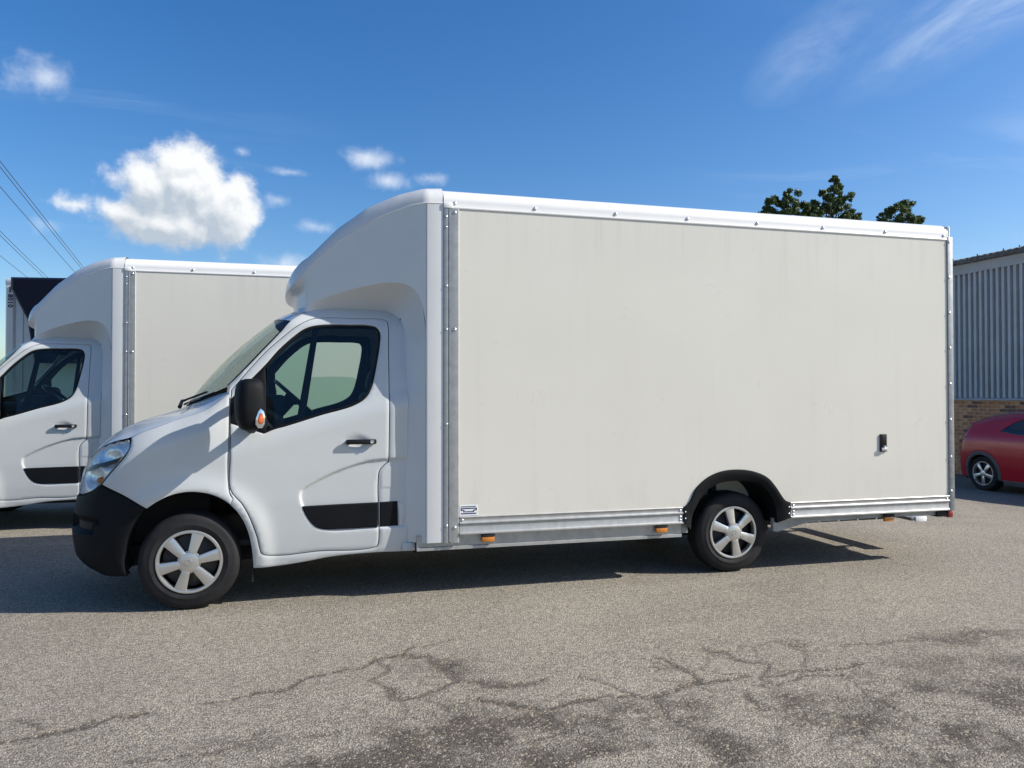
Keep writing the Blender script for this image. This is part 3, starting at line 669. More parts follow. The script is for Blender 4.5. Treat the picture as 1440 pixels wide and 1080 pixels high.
    v = np.linspace(0, 1, m); CC = cb[None]*(1-v)[:, None]+ct[None]*v[:, None]; CC[:, 0] -= .03*np.sin(v*np.pi); CC[:, 2] += .03*np.sin(v*np.pi)
    ws = [wsrow(p, c) for p, c in zip(WE, CC)]
    wso = loft('windscreen', [[tuple(p) for p in r_]+[mirror(p) for p in r_[-2::-1]] for r_ in ws], WGLASS, root, flip=True)
    for s in (0, 1):
        bd = [[(r_[0] if s == 0 else np.array(mirror(r_[0])))*1.0, (r_[0]*.65+r_[1]*.35) if s == 0 else np.array(mirror(r_[0]*.65+r_[1]*.35))] for r_ in ws]
        bd = [[p+np.array([-.002, 0, .002]) for p in b] for b in bd]
        loft('screen_edge', [[tuple(p) for p in b] for b in bd], SEAL, wso, flip=(s == 0))
    base = ws[0]; full_base = base+[np.array(mirror(p)) for p in base[-2::-1]]
    brow = rows[0]+[np.array(mirror(p)) for p in rows[0][-2::-1]]
    fb = np.array(full_base); br = np.array(brow); yy = np.linspace(fb[0, 1]+.01, fb[-1, 1]-.01, 40)
    c1 = np.stack([np.interp(yy, fb[:, 1], fb[:, 0]), yy, np.interp(yy, fb[:, 1], fb[:, 2])], -1); c2 = np.stack([np.interp(yy, br[:, 1], br[:, 0]), yy, np.interp(yy, br[:, 1], br[:, 2])], -1)
    loft('cowl', [[tuple(p) for p in c2-np.array([0, 0, .004])], [tuple(p) for p in (c1+c2)/2-np.array([0, 0, .02])], [tuple(p) for p in c1-np.array([0, 0, .004])]], PLAS, root)
    re = spl([(.682, 2.083), (.728, 2.122), (.812, 2.168), (.928, 2.202), (1.088, 2.211), (1.267, 2.208), (1.40, 2.198), (1.54, 2.19)], False, .03)
    RE = F(re[:, 0], re[:, 1]); k = len(RE); tt = np.linspace(0, 1, k)
    cx = np.interp(tt, [0, .3, 1], [.535, .79, 1.54]); cz = np.interp(tt, [0, .15, .35, 1], [2.135, 2.20, 2.245, 2.25])
    rr = []
    for p, x, z in zip(RE, cx, cz):
        r_ = []
        for t in np.linspace(0, 1, 15):
            e = 1-(1-t)**2.4; r_.append((p[0]+(x-p[0])*e, p[1]+(CY-p[1])*t, p[2]+(z-p[2])*e))
        rr.append(r_+[mirror(q) for q in r_[-2::-1]])
    ro = loft('cab_roof', rr, WHITE, root, flip=True)
    loft('headlining', [[(x+.01, y, z-.035) for x, y, z in r_] for r_ in rr], INT, root)
    # wipers
    for y0, y1, dx in ((.35, 1.0, 0), (1.0, 1.65, .0)):
        pts = []
        for t in np.linspace(0, 1, 8):
            y = y0+(y1-y0)*t; x = np.interp(y, fb[:, 1], fb[:, 0]); z = np.interp(y, fb[:, 1], fb[:, 2]); pts.append((x-.022+.03*t, y, z+.012+.045*t))
        wi = tube('wiper', pts, .008, SEAL, root, 6)
        tube('wiper_arm', [(pts[4][0]-.006, pts[4][1], pts[4][2]-.004), (pts[4][0]-.02, pts[4][1]-.12, pts[4][2]-.012), (pts[4][0]-.015, pts[4][1]-.26, pts[4][2]-.055)], [.008, .012, .016], SEAL, wi, 6)
    # mirrors
    for s in (0, 1):
        sec = []
        zs = np.array([1.275, 1.285, 1.31, 1.36, 1.43, 1.50, 1.56, 1.60, 1.625, 1.635])
        sx = np.array([.30, .55, .75, .92, 1.0, 1.0, .96, .86, .66, .35]); sy = np.array([.35, .6, .8, .95, 1.0, 1.0, .97, .9, .7, .4])
        for z, a_, b_ in zip(zs, sx, sy):
            ring = []
            for k_ in range(24):
                th = 2*math.pi*k_/24; c_, s_ = math.cos(th), math.sin(th)
                ex = math.copysign(abs(c_)**.62, c_); ey = math.copysign(abs(s_)**.62, s_)
                x = .425+(.082*a_*ex if ex > 0 else .105*a_*ex)+.012*(z-1.45); y = -.135+.115*b_*ey
                ring.append((x, y, z))
            sec.append(ring)
        bm = bmesh.new(); vv = [[bm.verts.new(p) for p in r_] for r_ in sec]
        for A, B in zip(vv, vv[1:]):
            for k_ in range(24): bm.faces.new((A[k_], A[(k_+1) % 24], B[(k_+1) % 24], B[k_]))
        bm.faces.new(vv[0][::-1]); bm.faces.new(vv[-1])
        M = Matrix.Translation((0, 2*CY, 0)) @ Matrix.Diagonal((1, -1, 1, 1)) if s else Matrix()
        MT = M @ Matrix.Translation((.425, -.135, 0)) @ Matrix.Rotation(R(17), 4, 'Z') @ Matrix.Translation((-.425, .135, 0))
        bm.transform(MT); mo = bmobj('mirror', bm, PLAS, root, 50)
        bm = bmesh.new()
        tube_bm([(.40, .14, 1.30), (.42, .05, 1.285), (.43, -.06, 1.30)], [.045, .04, .035], 10, bm); bm.transform(M); bmobj('mirror_arm', bm, PLAS, mo); bm = bmesh.new(); tube_bm([(.44, .16, 1.52), (.43, .04, 1.55), (.43, -.06, 1.55)], [.04, .032, .03], 10, bm); bm.transform(M); bmobj('mirror_arm', bm, PLAS, mo)
        bm = bmesh.new(); add_box(bm, .488, .5035, -.185, -.085, 1.375, 1.555, .003); bm.transform(MT); bmobj('mirror_glass', bm, MIRG, mo)
        # repeater lamp in the outer cheek
        for nm, sc, off, mt in (('repeater_lens', 1, 0, LENS), ('repeater_rim', 1.12, .004, CHROME), ('repeater_bulb', .66, -.002, REPT)):
            pts = [(.0, .052), (.017, .038), (.024, .008), (.022, -.03), (.008, -.052), (-.012, -.050), (-.026, -.03), (-.024, .0), (-.012, .036)]
            bm = bmesh.new(); f = [bm.verts.new((.462+px_*sc*1.15, -.252+off, 1.362+pz_*sc*1.15)) for px_, pz_ in pts]; c_ = bm.verts.new((.460, -.261+off, 1.36))
            b_ = [bm.verts.new((v_.co.x, -.225, v_.co.z)) for v_ in f]
            for i in range(len(f)):
                j = (i+1) % len(f); bm.faces.new((f[i], f[j], c_)); bm.faces.new((f[j], f[i], b_[i], b_[j]))
            bm.transform(MT); bmobj(nm, bm, mt, mo, 50)
    # cabin: fascia, wheel, seats, bulkhead
    prof = [(.10, 1.0), (.08, 1.25), (.05, 1.40), (.12, 1.44), (.35, 1.43), (.50, 1.40), (.585, 1.34), (.60, 1.25), (.56, 1.08), (.45, .85), (.3, .8)]
    extrude('fascia', prof, .22, 1.94, INT, root, axis='y')
    bm = bmesh.new(); add_box(bm, .36, .62, 1.36, 1.84, 1.36, 1.525, .04); bmobj('instrument_hood', bm, INT, root)
    M = Matrix.Translation((.69, 1.60, 1.505)) @ Matrix.Rotation(R(42), 4, 'Y')
    bm = bmesh.new(); ring = []
    for i in range(40):
        a_ = 2*math.pi*i/40; ring.append([bm.verts.new(M @ Vector(((.215+.017*math.cos(b_))*math.cos(a_), (.215+.017*math.cos(b_))*math.sin(a_), .017*math.sin(b_)))) for b_ in np.linspace(0, 2*math.pi, 9)[:-1]])
    for i in range(40):
        A, B = ring[i], ring[(i+1) % 40]
        for j in range(8): bm.faces.new((A[j], A[(j+1) % 8], B[(j+1) % 8], B[j]))
    sw = bmobj('steering_wheel', bm, PLAS2, root, 60)
    bm = bmesh.new(); add_box(bm, -.07, .07, -.08, .08, -.05, .0, .02, M); add_box(bm, -.02, .02, -.21, .21, -.03, -.012, .004, M); add_box(bm, .0, .21, -.02, .02, -.03, -.012, .004, M)
    tube_bm([M @ Vector((0, 0, -.05)), M @ Vector((0, 0, -.40))], .055, 10, bm); bmobj('steering_hub', bm, PLAS2, sw)
    for y0, y1 in ((.22, 1.16), (1.30, 1.80)):
        bm = bmesh.new(); add_box(bm, .78, 1.26, y0, y1, .82, 1.0, .05); st = bmobj('seat', bm, SEAT, root)
        w2 = (y1-y0)/(2 if y1-y0 > .7 else 1)
        for i in range(2 if y1-y0 > .7 else 1):
            a_, b_ = y0+i*w2+.01, y0+(i+1)*w2-.01
            Mb = Matrix.Translation((1.22, 0, .98)) @ Matrix.Rotation(R(14), 4, 'Y')
            bm = bmesh.new(); add_box(bm, -.06, .08, a_, b_, 0, .58, .05, Mb, 3); bmobj('backrest', bm, SEAT, st)
            bm = bmesh.new(); add_box(bm, -.04, .06, a_+.1, b_-.1, .61, .79, .04, Mb, 3); bmobj('headrest', bm, SEAT, st)
    box('bulkhead', 1.50, 1.52, .24, 1.92, .4, 2.12, INT, root)
    box('cab_floor', .1, 1.5, .22, 1.94, .42, .46, INT, root)
    for s in (0, 1): box('sill_end', 1.50, 1.60, *((.094, .2) if not s else (2*CY-.2, 2*CY-.094)), .337, .402, WHITE, root, .006)
    box('underbody', -.55, 1.62, .45, 1.71, .26, .42, UNDER, root, .03)
    box('scuttle', -.60, .1, .50, 1.66, .42, 1.0, UNDER, root, .03)

def build_box(root):
    XF, XR, ZB, ZT = 1.922, 6.500, .594, 2.950
    arch = spl([(3.801, .594, 1), (3.842, .612), (3.873, .655), (3.919, .741), (4.013, .822), (4.138, .874), (4.296, .891), (4.468, .87), (4.598, .815), (4.684, .726), (4.74, .648), (4.772, .613), (4.822, .5945, 1)], False, .02)
    # soft ends of the arch meet the rails
    poly = [(XF, ZB)]+[tuple(p) for p in arch]+[(XR, ZB), (XR, ZT), (XF, ZT)]
    inner = [(x, z) for x, z in spl([(3.885, .40), (3.895, .50), (3.94, .60), (4.013, .70), (4.10, .757), (4.22, .788), (4.40, .784), (4.52, .765), (4.625, .68), (4.684, .563), (4.70, .42)], False, .03)]
    for s in (0, 1):
        Y = (lambda y: y) if s == 0 else (lambda y: 2*CY-y)
        Mx = Matrix.Translation((0, 2*CY, 0)) @ Matrix.Diagonal((1, -1, 1, 1)) if s else Matrix()
        def ext(name, prof, x0, x1, mat, parent=root, **k): return extrude(name, prof, x0, x1, mat, parent, M=Mx, **k)
        o = extrude('side_panel', poly, .0, .035, PANEL, root, axis='y', M=Mx, smooth=0)
        # cantrail: rolled cover over the roof edge with a drip lip
        pr = [(.03, 2.945), (-.007, 2.945), (-.0085, 2.953), (-.004, 2.962), (-.003, 2.995)]
        pr += [(-.003+.135*(1-math.cos(a)), 2.995+.11*math.sin(a)) for a in np.linspace(.12, math.pi/2, 9)]+[(.16, 3.10), (.16, 3.08), (.04, 2.99)]
        r1 = ext('cantrail', pr, 1.803, 6.515, RAIL)
        box('cantrail_cap', 6.515, 6.555, .004 if not s else 2*CY-.15, .15 if not s else 2*CY-.004, 2.96, 3.085, RAIL, root, .02)
        # corner post at the cab end: two flats with a groove between
        g = [(1.800, .02), (1.800, -.004), (1.806, -.008), (1.836, -.008), (1.840, -.003), (1.843, .004), (1.849, .004), (1.852, -.008), (1.857, -.0095), (1.915, -.0095), (1.921, -.004), (1.921, .02)]
        gp = [(x, y) for x, y in g]
        extrude('corner_post', gp, .40, 2.944, ALU, root, axis='z', M=Mx)
        extrude('post_bead', [(1.838, -.006), (1.8435, -.011), (1.8505, -.011), (1.854, -.006)], .41, 2.944, SEAL if False else ALU2, root, axis='z', M=Mx)
        box('post_cap', 1.800, 1.872, *( (-.013, .01) if not s else (2*CY-.01, 2*CY+.013)), 2.945, 2.985, RAIL, root, .004)
        # tail post
        box('tail_post', 6.502, 6.562, *((-.010, .05) if not s else (2*CY-.05, 2*CY+.010)), .455, 2.975, ALU2, root, .004)
        # lower rails: stepped extrusion
        lr = [(.03, .595), (-.008, .595), (-.011, .590), (-.009, .583), (-.006, .578), (-.006, .558), (-.009, .553), (-.016, .549), (-.017, .543), (-.009, .537), (-.006, .533), (-.006, .478), (-.010, .472), (-.018, .468), (-.018, .460), (-.012, .4585), (.03, .4585)]
        for a_, b_ in ((1.924, 3.799), (4.824, 6.500)): ext('side_rail', lr, a_, b_, ALU)
        # sill beam under the leading rail
        ext('sill_beam', [(.028, .456), (.028, .372), (.018, .366), (.018, .345), (.07, .345), (.07, .456)], 1.603, 3.80, ALU)
        box('sill_bracket', 3.803, 3.87, *((.04, .12) if not s else (2*CY-.12, 2*CY-.04)), .37, .46, CHAS, root, .006)
        # tail chassis arm
        arm = [(4.69, .455), (4.69, .345), (4.73, .338), (4.90, .375), (5.05, .405), (5.5, .408), (5.75, .414), (6.1, .414), (6.45, .41), (6.45, .456)]
        extrude('tail_beam', arm, .05, .09, CHAS, root, axis='y', M=Mx)
        # wheel-arch brow, black, with its liner
        brow = arch if True else None
        bp_ = [tuple(p) for p in arch]; bp_ = [(3.801, .465)]+bp_+[(4.822, .467)]
        n = min(len(arch), len(inner)); it = np.linspace(0, 1, 60)
        oo = np.array(bp_); ii = np.array(inner)
        def rs(P):
            L = np.concatenate([[0], np.cumsum(np.linalg.norm(np.diff(P, axis=0), axis=1))]); return np.stack([np.interp(it*L[-1], L, P[:, 0]), np.interp(it*L[-1], L, P[:, 1])], -1)
        oo, ii = rs(oo), rs(ii); rows = []
        for k_, yv, al in ((0, .001, 0), (1, -.012, .015), (2, -.014, .06), (3, -.006, .55), (4, .012, .97), (5, .05, 1.0), (6, .40, 1.02)):
            rows.append([(p[0]*(1-al)+q[0]*al, Y(yv), p[1]*(1-al)+q[1]*al) for p, q in zip(oo, ii)])
        loft('wheel_arch_brow', rows, PLAS, root, flip=not bool(s), smooth=50)
        # inner wheel box, pale sheet
        box('wheel_box_plate', 4.31, 4.66, *((.385, .40) if not s else (2*CY-.40, 2*CY-.385)), .52, .80, PANEL, root)
        box('wheel_box_rib', 4.255, 4.305, *((.33, .40) if not s else (2*CY-.40, 2*CY-.33)), .45, .82, UNDER, root)
        box('wheel_box_plate', 4.02, 4.25, *((.385, .40) if not s else (2*CY-.40, 2*CY-.385)), .60, .80, PANEL, root)
        ro = (0, 0, 0) if s == 0 else (0, 0, math.pi)
        for x in (1.888, 2.53, 3.211, 3.854, 4.513, 5.169, 5.823, 6.466): rivet(root, (x, Y(-.003), 2.985), 1.25, ro)
        if s == 0:
            for x in (1.888,): rivet(root, (x, -.0095, 2.915), 1.1)
            for z in (2.94-.06, 2.90-.1): rivet(root, (1.822, -.008, z), .7)
            for z in (.53, 1.30, 2.02, 2.35): rivet(root, (1.823, -.008, z), .95)
            for z in (.515, 2.02): rivet(root, (1.886, -.0095, z), 1.15)
            for z in (2.93, 2.60, 2.275, 1.95, 1.62, 1.29, .95, .635): rivet(root, (6.520, -.010, z), 1.05)
            for x, z in ((1.945, .568), (3.775, .568), (3.775, .515), (3.775, .488), (4.85, .568), (4.85, .515), (4.85, .488), (6.475, .568)): rivet(root, (x, -.006, z), .9)
            for x, z in ((3.82, .555), (3.82, .50), (4.803, .555), (4.803, .50)): rivet(root, (x, -.012, z), .6)
            for x in (5.15, 5.35, 5.55, 5.75): rivet(root, (x, .05, .408), .8)
        # marker lamps
        for x, z, yy in ((2.149, .425, .018), (3.609, .425, .018), (5.86, .412, .040)):
            mk = box('marker_lamp', x-.05, x+.05, *((yy-.026, yy-.001) if not s else (2*CY-yy+.001, 2*CY-yy+.026)), z-.031, z+.008, AMBER, root, .005)
            box('lamp_base', x-.052, x+.052, *((yy-.03, yy-.0) if not s else (2*CY-yy, 2*CY-yy+.03)), z+.010, z+.034, UNDER, mk, .003)
    # roof, front bulkhead, floor, tail frame and doors
    roof = [(.15, 3.085), (.5, 3.10), (CY, 3.108), (2*CY-.5, 3.10), (2*CY-.15, 3.085), (2*CY-.15, 3.05), (.15, 3.05)]
    extrude('box_roof', roof, 1.82, 6.535, GEL, root)
    extrude('box_floor', [(1.66, .045), (3.80, .045), (3.80, .42), (4.80, .42), (4.80, .045), (6.5, .045), (6.5, 2*CY-.045), (4.80, 2*CY-.045), (4.80, 2*CY-.42), (3.80, 2*CY-.42), (3.80, 2*CY-.045), (1.66, 2*CY-.045)], .46, .52, UNDER, root, axis='z')
    box('box_front_wall', 1.80, 1.83, .05, 2*CY-.05, .5, 3.02, GEL, root)
    box('light_block_tray', 1.62, 3.7, .34, 2*CY-.34, .27, .455, UNDER, root, .01); box('light_block_tray', 3.7, 4.9, .44, 2*CY-.44, .27, .455, UNDER, root, .01)  # added boxes under the floor, cutting skylight to deepen the shade beneath
    box('chassis_rail', 1.5, 6.4, .55, .63, .30, .455, UNDER, root, .01); box('chassis_rail', 1.5, 6.4, 1.53, 1.61, .30, .455, UNDER, root, .01)
    tube('axle', [(4.332, .25, .345), (4.332, 1.91, .345)], .05, UNDER, root, 12)
    # rear step plate
    st = box('rear_step', 6.52, 6.70, .47, 1.69, .285, .315, ALU2, root, .004)
    box('step_end', 6.56, 6.69, .455, .47, .275, .325, STICK, st, .002)
    for y in (.62, 1.5): box('step_arm', 6.3, 6.55, y, y+.05, .32, .38, ALU2, st)
    for s in (0, 1):
        y0 = .05 if not s else CY+.003
        d = box('tail_door', 6.528, 6.558, y0, y0+1.027, .56, 2.93, GEL, root, .004)
        yb = .14 if not s else 2*CY-.14
        tube('lock_rod', [(6.592, yb, .60), (6.592, yb, 2.88)], .013, STEEL, d, 10)
        for z in (.72, 1.2, 2.40, 2.80): box('rod_keeper', 6.556, 6.612, yb-.03, yb+.03, z-.03, z+.03, STEEL, d, .006)
        tube('rod_handle', [(6.60, yb, 1.15), (6.62, yb-.02 if not s else yb+.02, 1.1), (6.612, yb+.25 if not s else yb-.25, 1.1)], .011, STEEL, d, 8)
        for z in (.85, 1.75, 2.55): box('door_hinge', 6.556, 6.585, (.015 if not s else 2*CY-.115), (.115 if not s else 2*CY-.015), z-.05, z+.05, STEEL, d, .006)
    box('tail_header', 6.525, 6.56, .05, 2*CY-.05, 2.935, 3.04, ALU2, root, .004); box('tail_sill', 6.50, 6.56, .05, 2*CY-.05, .455, .555, ALU2, root, .004)
    for s in (0, 1):
        a, b = (.02, .14) if not s else (2*CY-.14, 2*CY-.02)
        c = box('tail_lamp', 6.515, 6.575, a, b, .385, .452, RED, root, .012); box('lamp_base', 6.40, 6.513, a+.01, b-.01, .395, .445, UNDER, c, .008)
    # side latch on the near panel
    l = box('ramp_latch', 5.746, 5.817, -.012, .0, 1.010, 1.167, PLAS2, root, .004)
    box('latch_slot', 5.758, 5.806, -.0135, -.010, 1.068, 1.155, SEAL, l, .001)
    box('latch_pull', 5.755, 5.808, -.026, -.008, 1.018, 1.050, STEEL, l, .006); box('latch_tongue', 5.770, 5.792, -.032, -.01, 1.051, 1.064, STEEL, l, .004)
    # maker's sticker, low by the post
    st = box('sticker', 1.926, 2.068, -.0022, -.0006, .601, .682, STICK, root)
    bm = bmesh.new()
    def sb(x0, x1, z0, z1): add_box(bm, 1.926+x0*.142, 1.926+x1*.142, -.0034, -.0018, .601+z0*.081, .601+z1*.081)
    x = .07
    for w_ in (.05, .03, .06, .045, .05, .03, .06, .05, .045, .035, .06, .05, .04): sb(x, x+w_, .80, .88); x += w_+.017
    sb(.06, .94, .63, .72); sb(.06, .12, .48, .64); sb(.88, .94, .48, .64); sb(.06, .24, .47, .54); sb(.76, .94, .47, .54); sb(.20, .26, .36, .52); sb(.74, .80, .36, .52); sb(.22, .78, .33, .41)
    x = .07
    for w_ in (.07, .05, .07, .06, .07, .05, .08, .06, .07, .05, .06): sb(x, x+w_, .14, .25); x += w_+.015
    bmobj('sticker_print', bm, NAVY, st)

def build_pod(root):
    TAN = math.tan(R(22.5)); XS = 1.668
    plan = spl([(1.80, 0, 1), (XS, 0, 1), (.86, (XS-.86)*TAN), (.79, (XS-.79)*TAN), (.735, .395), (.695, .45), (.66, .55), (.635, .75), (.625, CY, 1)], False, .03)
    ZC = ([.57, .65, .74, .87, 1.05, 1.33, 1.56, 1.67, 1.80], [2.315, 2.345, 2.42, 2.56, 2.715, 2.88, 2.962, 2.978, 2.980])
    ZTOP = ([.57, .62, .71, .84, 1.05, 1.27, 1.49, 1.66, 1.82], [2.395, 2.42, 2.49, 2.62, 2.83, 2.985, 3.075, 3.112, 3.125])
    ZL = ([.57, .74, .86, 1.05, 1.26, 1.37, 1.5, 1.575, 1.62, 1.65, XS], [2.20, 2.205, 2.245, 2.31, 2.36, 2.378, 2.372, 2.335, 2.28, 2.20, 2.05])
    zc = lambda x: float(smooth_interp(x, *ZC)); zt = lambda x: float(smooth_interp(x, *ZTOP)); zl = lambda x: float(smooth_interp(x, *ZL))
    ip = [i for i, p in enumerate(plan) if abs(p[0]-XS) < 1e-6][0]
    n = len(plan); rows = []; rows_top = []
    for i, p in enumerate(plan):
        a, b = plan[max(0, i-1)], plan[min(n-1, i+1)]; tg = b-a; tg = tg/np.linalg.norm(tg)
        inw = np.array([-tg[1]*-1, tg[0]*-1]);
        if inw[1] < -1e-6 or (abs(inw[1]) < 1e-6 and inw[0] < 0): inw = -inw
        if i >= n-2: inw = np.array([1., 0])
        if i == 0: inw = np.array([0., 1])
        x, y = p; z0 = zc(x); px_, py_ = x+inw[0]*.13, min(CY, y+inw[1]*.13); z1 = max(z0+.04, zt(px_))
        r_ = []
        for t in np.linspace(0, 1, 9):
            a_ = t*math.pi/2; e = 1-math.cos(a_); r_.append((x+(px_-x)*e, y+(py_-y)*e, z0+(z1-z0)*math.sin(a_)))
        # on to the centre line
        xe = px_+(.0 if i < ip else 0); 
        for t in np.linspace(0, 1, 7)[1:]: r_.append((px_-.02*t if i > 1 else px_, py_+(CY-py_)*t, max(z1, zt(px_))+.012*math.sin(t*math.pi/2)))
        rows_top.append(r_)
    full = [r_+[mirror(p) for p in r_[-2::-1]] for r_ in rows_top]
    loft('pod_top', full, GEL, root, flip=True, smooth=50)
    for s in (0, 1):
        m = (lambda p: p) if s == 0 else mirror
        # lit flat strip beside the corner post, full height, with a small rounded leading edge
        bm = bmesh.new()
        st = [(1.799, .0), (XS+.012, .0), (XS+.004, .002), (XS, .006), (XS-.004, .012), (XS-.006, .05)]
        cols = []
        for x, y in st: cols.append([m((x, y, z)) for z in (.405, 1.0, 1.6, 2.02, zc(1.72))])
        loft('pod_flank', cols, GEL, root, flip=not bool(s))
        # raked side above the cab
        sr = []
        for p in plan[ip:]:
            lo, hi = zl(p[0]) if p[0] < XS-1e-6 else 2.05, zc(p[0]); 
            kk = float(1-sst(.70, .80, p[0])); sr.append([m((p[0]+.07*kk*(1-float(sst(.66, 1.0, t))), p[1], lo+(hi-lo)*t)) for t in np.linspace(0, 1, 14)])
        loft('pod_cheek', sr, GEL, root, flip=not bool(s), smooth=50)
        # recess that wraps the cab
        A = [(p[0]+.07*float(1-sst(.70, .80, p[0])), p[1], zl(p[0])) for p in plan[ip:][::-1] if p[0] < XS-1e-6]+[(XS-.002, .006, z) for z in np.linspace(2.02, .405, 16)]
        A = np.array(A); L = np.concatenate([[0], np.cumsum(np.linalg.norm(np.diff(A, axis=0), axis=1))])
        Bq = spl([(.70, 2.10), (.80, 2.155), (.93, 2.19), (1.10, 2.20), (1.27, 2.197), (1.38, 2.188), (1.45, 2.155), (1.49, 2.10), (1.505, 2.03), (1.51, 1.73), (1.51, 1.1), (1.51, .40)], False, .03)
        LB = np.concatenate([[0], np.cumsum(np.linalg.norm(np.diff(Bq, axis=0), axis=1))])
        # match: nose part to cab roof front, arch shoulder to cab shoulder, foot to foot
        ka = [0, L[np.argmin(np.abs(A[:, 0]-.76)+9*(A[:, 1] > .6))], L[np.argmin(np.abs(A[:, 0]-1.56)+np.abs(A[:, 2]-2.35))], L[np.argmin(np.abs(A[:, 0]-XS)+np.abs(A[:, 2]-2.0))], L[-1]]
        kb = [0, .04, LB[np.argmin(np.abs(Bq[:, 0]-1.42)+np.abs(Bq[:, 1]-2.17))], LB[np.argmin(np.abs(Bq[:, 0]-1.505)+np.abs(Bq[:, 1]-1.98))], LB[-1]]
        lb = np.interp(L, ka, kb); bq = np.stack([np.interp(lb, LB, Bq[:, 0]), np.interp(lb, LB, Bq[:, 1])], -1)
        Bp = F(bq[:, 0], bq[:, 1])-Fn(bq[:, 0], bq[:, 1])*.025
        Bp[:, 1] = np.where(A[:, 1] > .6, A[:, 1], Bp[:, 1])
        rc = []
        for a_, b_ in zip(A, Bp):
            c_ = (a_*.42+b_*.58); c_[1] = a_[1]*.30+b_[1]*.70
            rc.append([m(tuple((1-t)**2*a_+2*t*(1-t)*c_+t*t*b_)) for t in np.linspace(0, 1, 9)])
        loft('pod_recess', rc, GEL, root, flip=not bool(s), smooth=60)
    loft('pod_bead', [[m_((x, y+dy, z+dz)) for (x, y, z), m_ in [((p[0], p[1], zc(p[0])), (lambda q: q)) for p in plan[:-8]]] for dy, dz in ((.0, -.004), (-.004, 0), (0, .004))], RAIL, root)

def van_wheels(root):
    make_wheel(root, (0, .105, .342), 13); make_wheel(root, (4.332, .105, .342), 40)
    make_wheel(root, (0, 2*CY-.105, .342), 25, True); make_wheel(root, (4.332, 2*CY-.105, .342), 5, True)

van = empty('box_van')
tag(van, 'white box van whose cream side panel and two wheels show in full', 'van', 'white box vans')
build_cab(van); build_box(van); build_pod(van); van_wheels(van)
van2 = copy_tree(van); van2.location = (-3.0, 3.86, 0)
van2['label'] = 'white box van partly hidden behind the bonnet of the other box van'

# ------------------------------------------------------------------ refrigerated trailer behind the second van
def build_trailer():
    H = 3.52; Wd = 2.5; zb = 1.15; r = empty('refrigerated_trailer', (-4.14, 9.12, 0), R(-8))
    tag(r, 'white refrigerated trailer with dark cooling unit and number 8010 on its front', 'trailer')
    # local: x to the right seen from ahead, y back along the body
    box('body_shell', .05, Wd-.05, .05, 9.0, zb, H-.05, GEL, r, .03)
    for x0 in (0, Wd-.16): 
        pr = [(x0, .16), (x0, .03), (x0+.03, 0), (x0+.13, 0), (x0+.16, .03), (x0+.16, .16)]
        extrude('corner_moulding', pr, zb, H-.10, GEL, r, axis='z')
    box('front_header', -.004, Wd+.004, -.006, .4, H-.13, H, RAIL, r, .035)
    box('front_panel', .16, Wd-.16, .03, .06, zb, H-.12, GEL, r, .004)
    box('panel_joint', .275, .285, .022, .04, zb, H-.14, ALU, r)
    # cooling unit: wide at the top, drawn in below
    pts = [(.24, H-.02), (.24, H-.20), (.50, H-.72), (.62, H-1.45), (Wd-.62, H-1.45), (Wd-.50, H-.72), (Wd-.24, H-.20), (Wd-.24, H-.02)]
    n = len(pts); bm = bmesh.new(); rows = []
    for d, k in ((.03, 1.0), (-.30, 1.0), (-.38, .93)):
        cx, cz = Wd/2, H-.6; rows.append([bm.verts.new((cx+(x-cx)*k, d, cz+(z-cz)*(k if z > cz else k))) for x, z in pts])
    for A, B in zip(rows, rows[1:]):
        for i in range(n): bm.faces.new((A[i], A[(i+1) % n], B[(i+1) % n], B[i]))
    bm.faces.new(rows[0]); bm.faces.new(rows[-1][::-1])
    nv = pmat('navy_unit_casing', (.004, .006, .016), .55, var=.1, spec=.12)
    u = bmobj('cooling_unit', bm, nv, r, 30)
    for i in range(6): box('unit_louvre', .75, Wd-.75, -.395, -.375, H-.95-.05*i, H-.925-.05*i, PLAS2, u)
    # fleet number, stacked sideways
    cu = bpy.data.curves.new('fleet_number', 'FONT'); cu.body = '8010'; cu.size = .105; cu.extrude = .0015; cu.space_character = 1.12; cu.offset = .004
    to = bpy.data.objects.new('fleet_number', cu); COL.objects.link(to); bpy.context.view_layer.update()
    me = bpy.data.meshes.new_from_object(to.evaluated_get(bpy.context.evaluated_depsgraph_get())); bpy.data.objects.remove(to)
    me.name = 'fleet_number'; me.materials.clear(); me.materials.append(NAVY)
    # reads top to bottom
    M = Matrix(((0, 1, 0, .055), (0, 0, -1, -.003), (-1, 0, 0, H-.27), (0, 0, 0, 1)))
    me.transform(M); link(bpy.data.objects.new('fleet_number', me), r)
    box('side_marker', .07, .10, -.012, 0, H-.24, H-.15, pmat('dull_green_lens', (.10, .13, .10), .4), r, .004)
    box('chassis_beam', .7, .85, .3, 8.8, .85, zb, UNDER, r); box('chassis_beam', Wd-.85, Wd-.7, .3, 8.8, .85, zb, UNDER, r)
    for x in (.45, Wd-.55):
        box('landing_leg', x, x+.11, 1.9, 2.01, .03, zb, DARKM, r, .01); box('landing_foot', x-.07, x+.18, 1.82, 2.09, 0, .03, DARKM, r, .004)
    for y in (6.6, 7.9):
        for x, fl in ((.05, 0), (Wd-.05, 1)):
            bm = lathe_bm([(.0, .06), (.26, .06), (.29, .02), (.42, .0), (.48, .03), (.50, .1), (.50, .26), (.48, .33), (.3, .34), (.0, .34)], 40)
            w = bmobj('wheel', bm, RUB, r); w.location = (x, y, .5); w.rotation_euler = (0, 0, R(-90) if not fl else R(90))
            bmobj('rim', lathe_bm([(.0, .05), (.12, .02), (.14, .05), (.27, .045), (.285, .015)], 32), TRIM, w)
    return r
build_trailer()

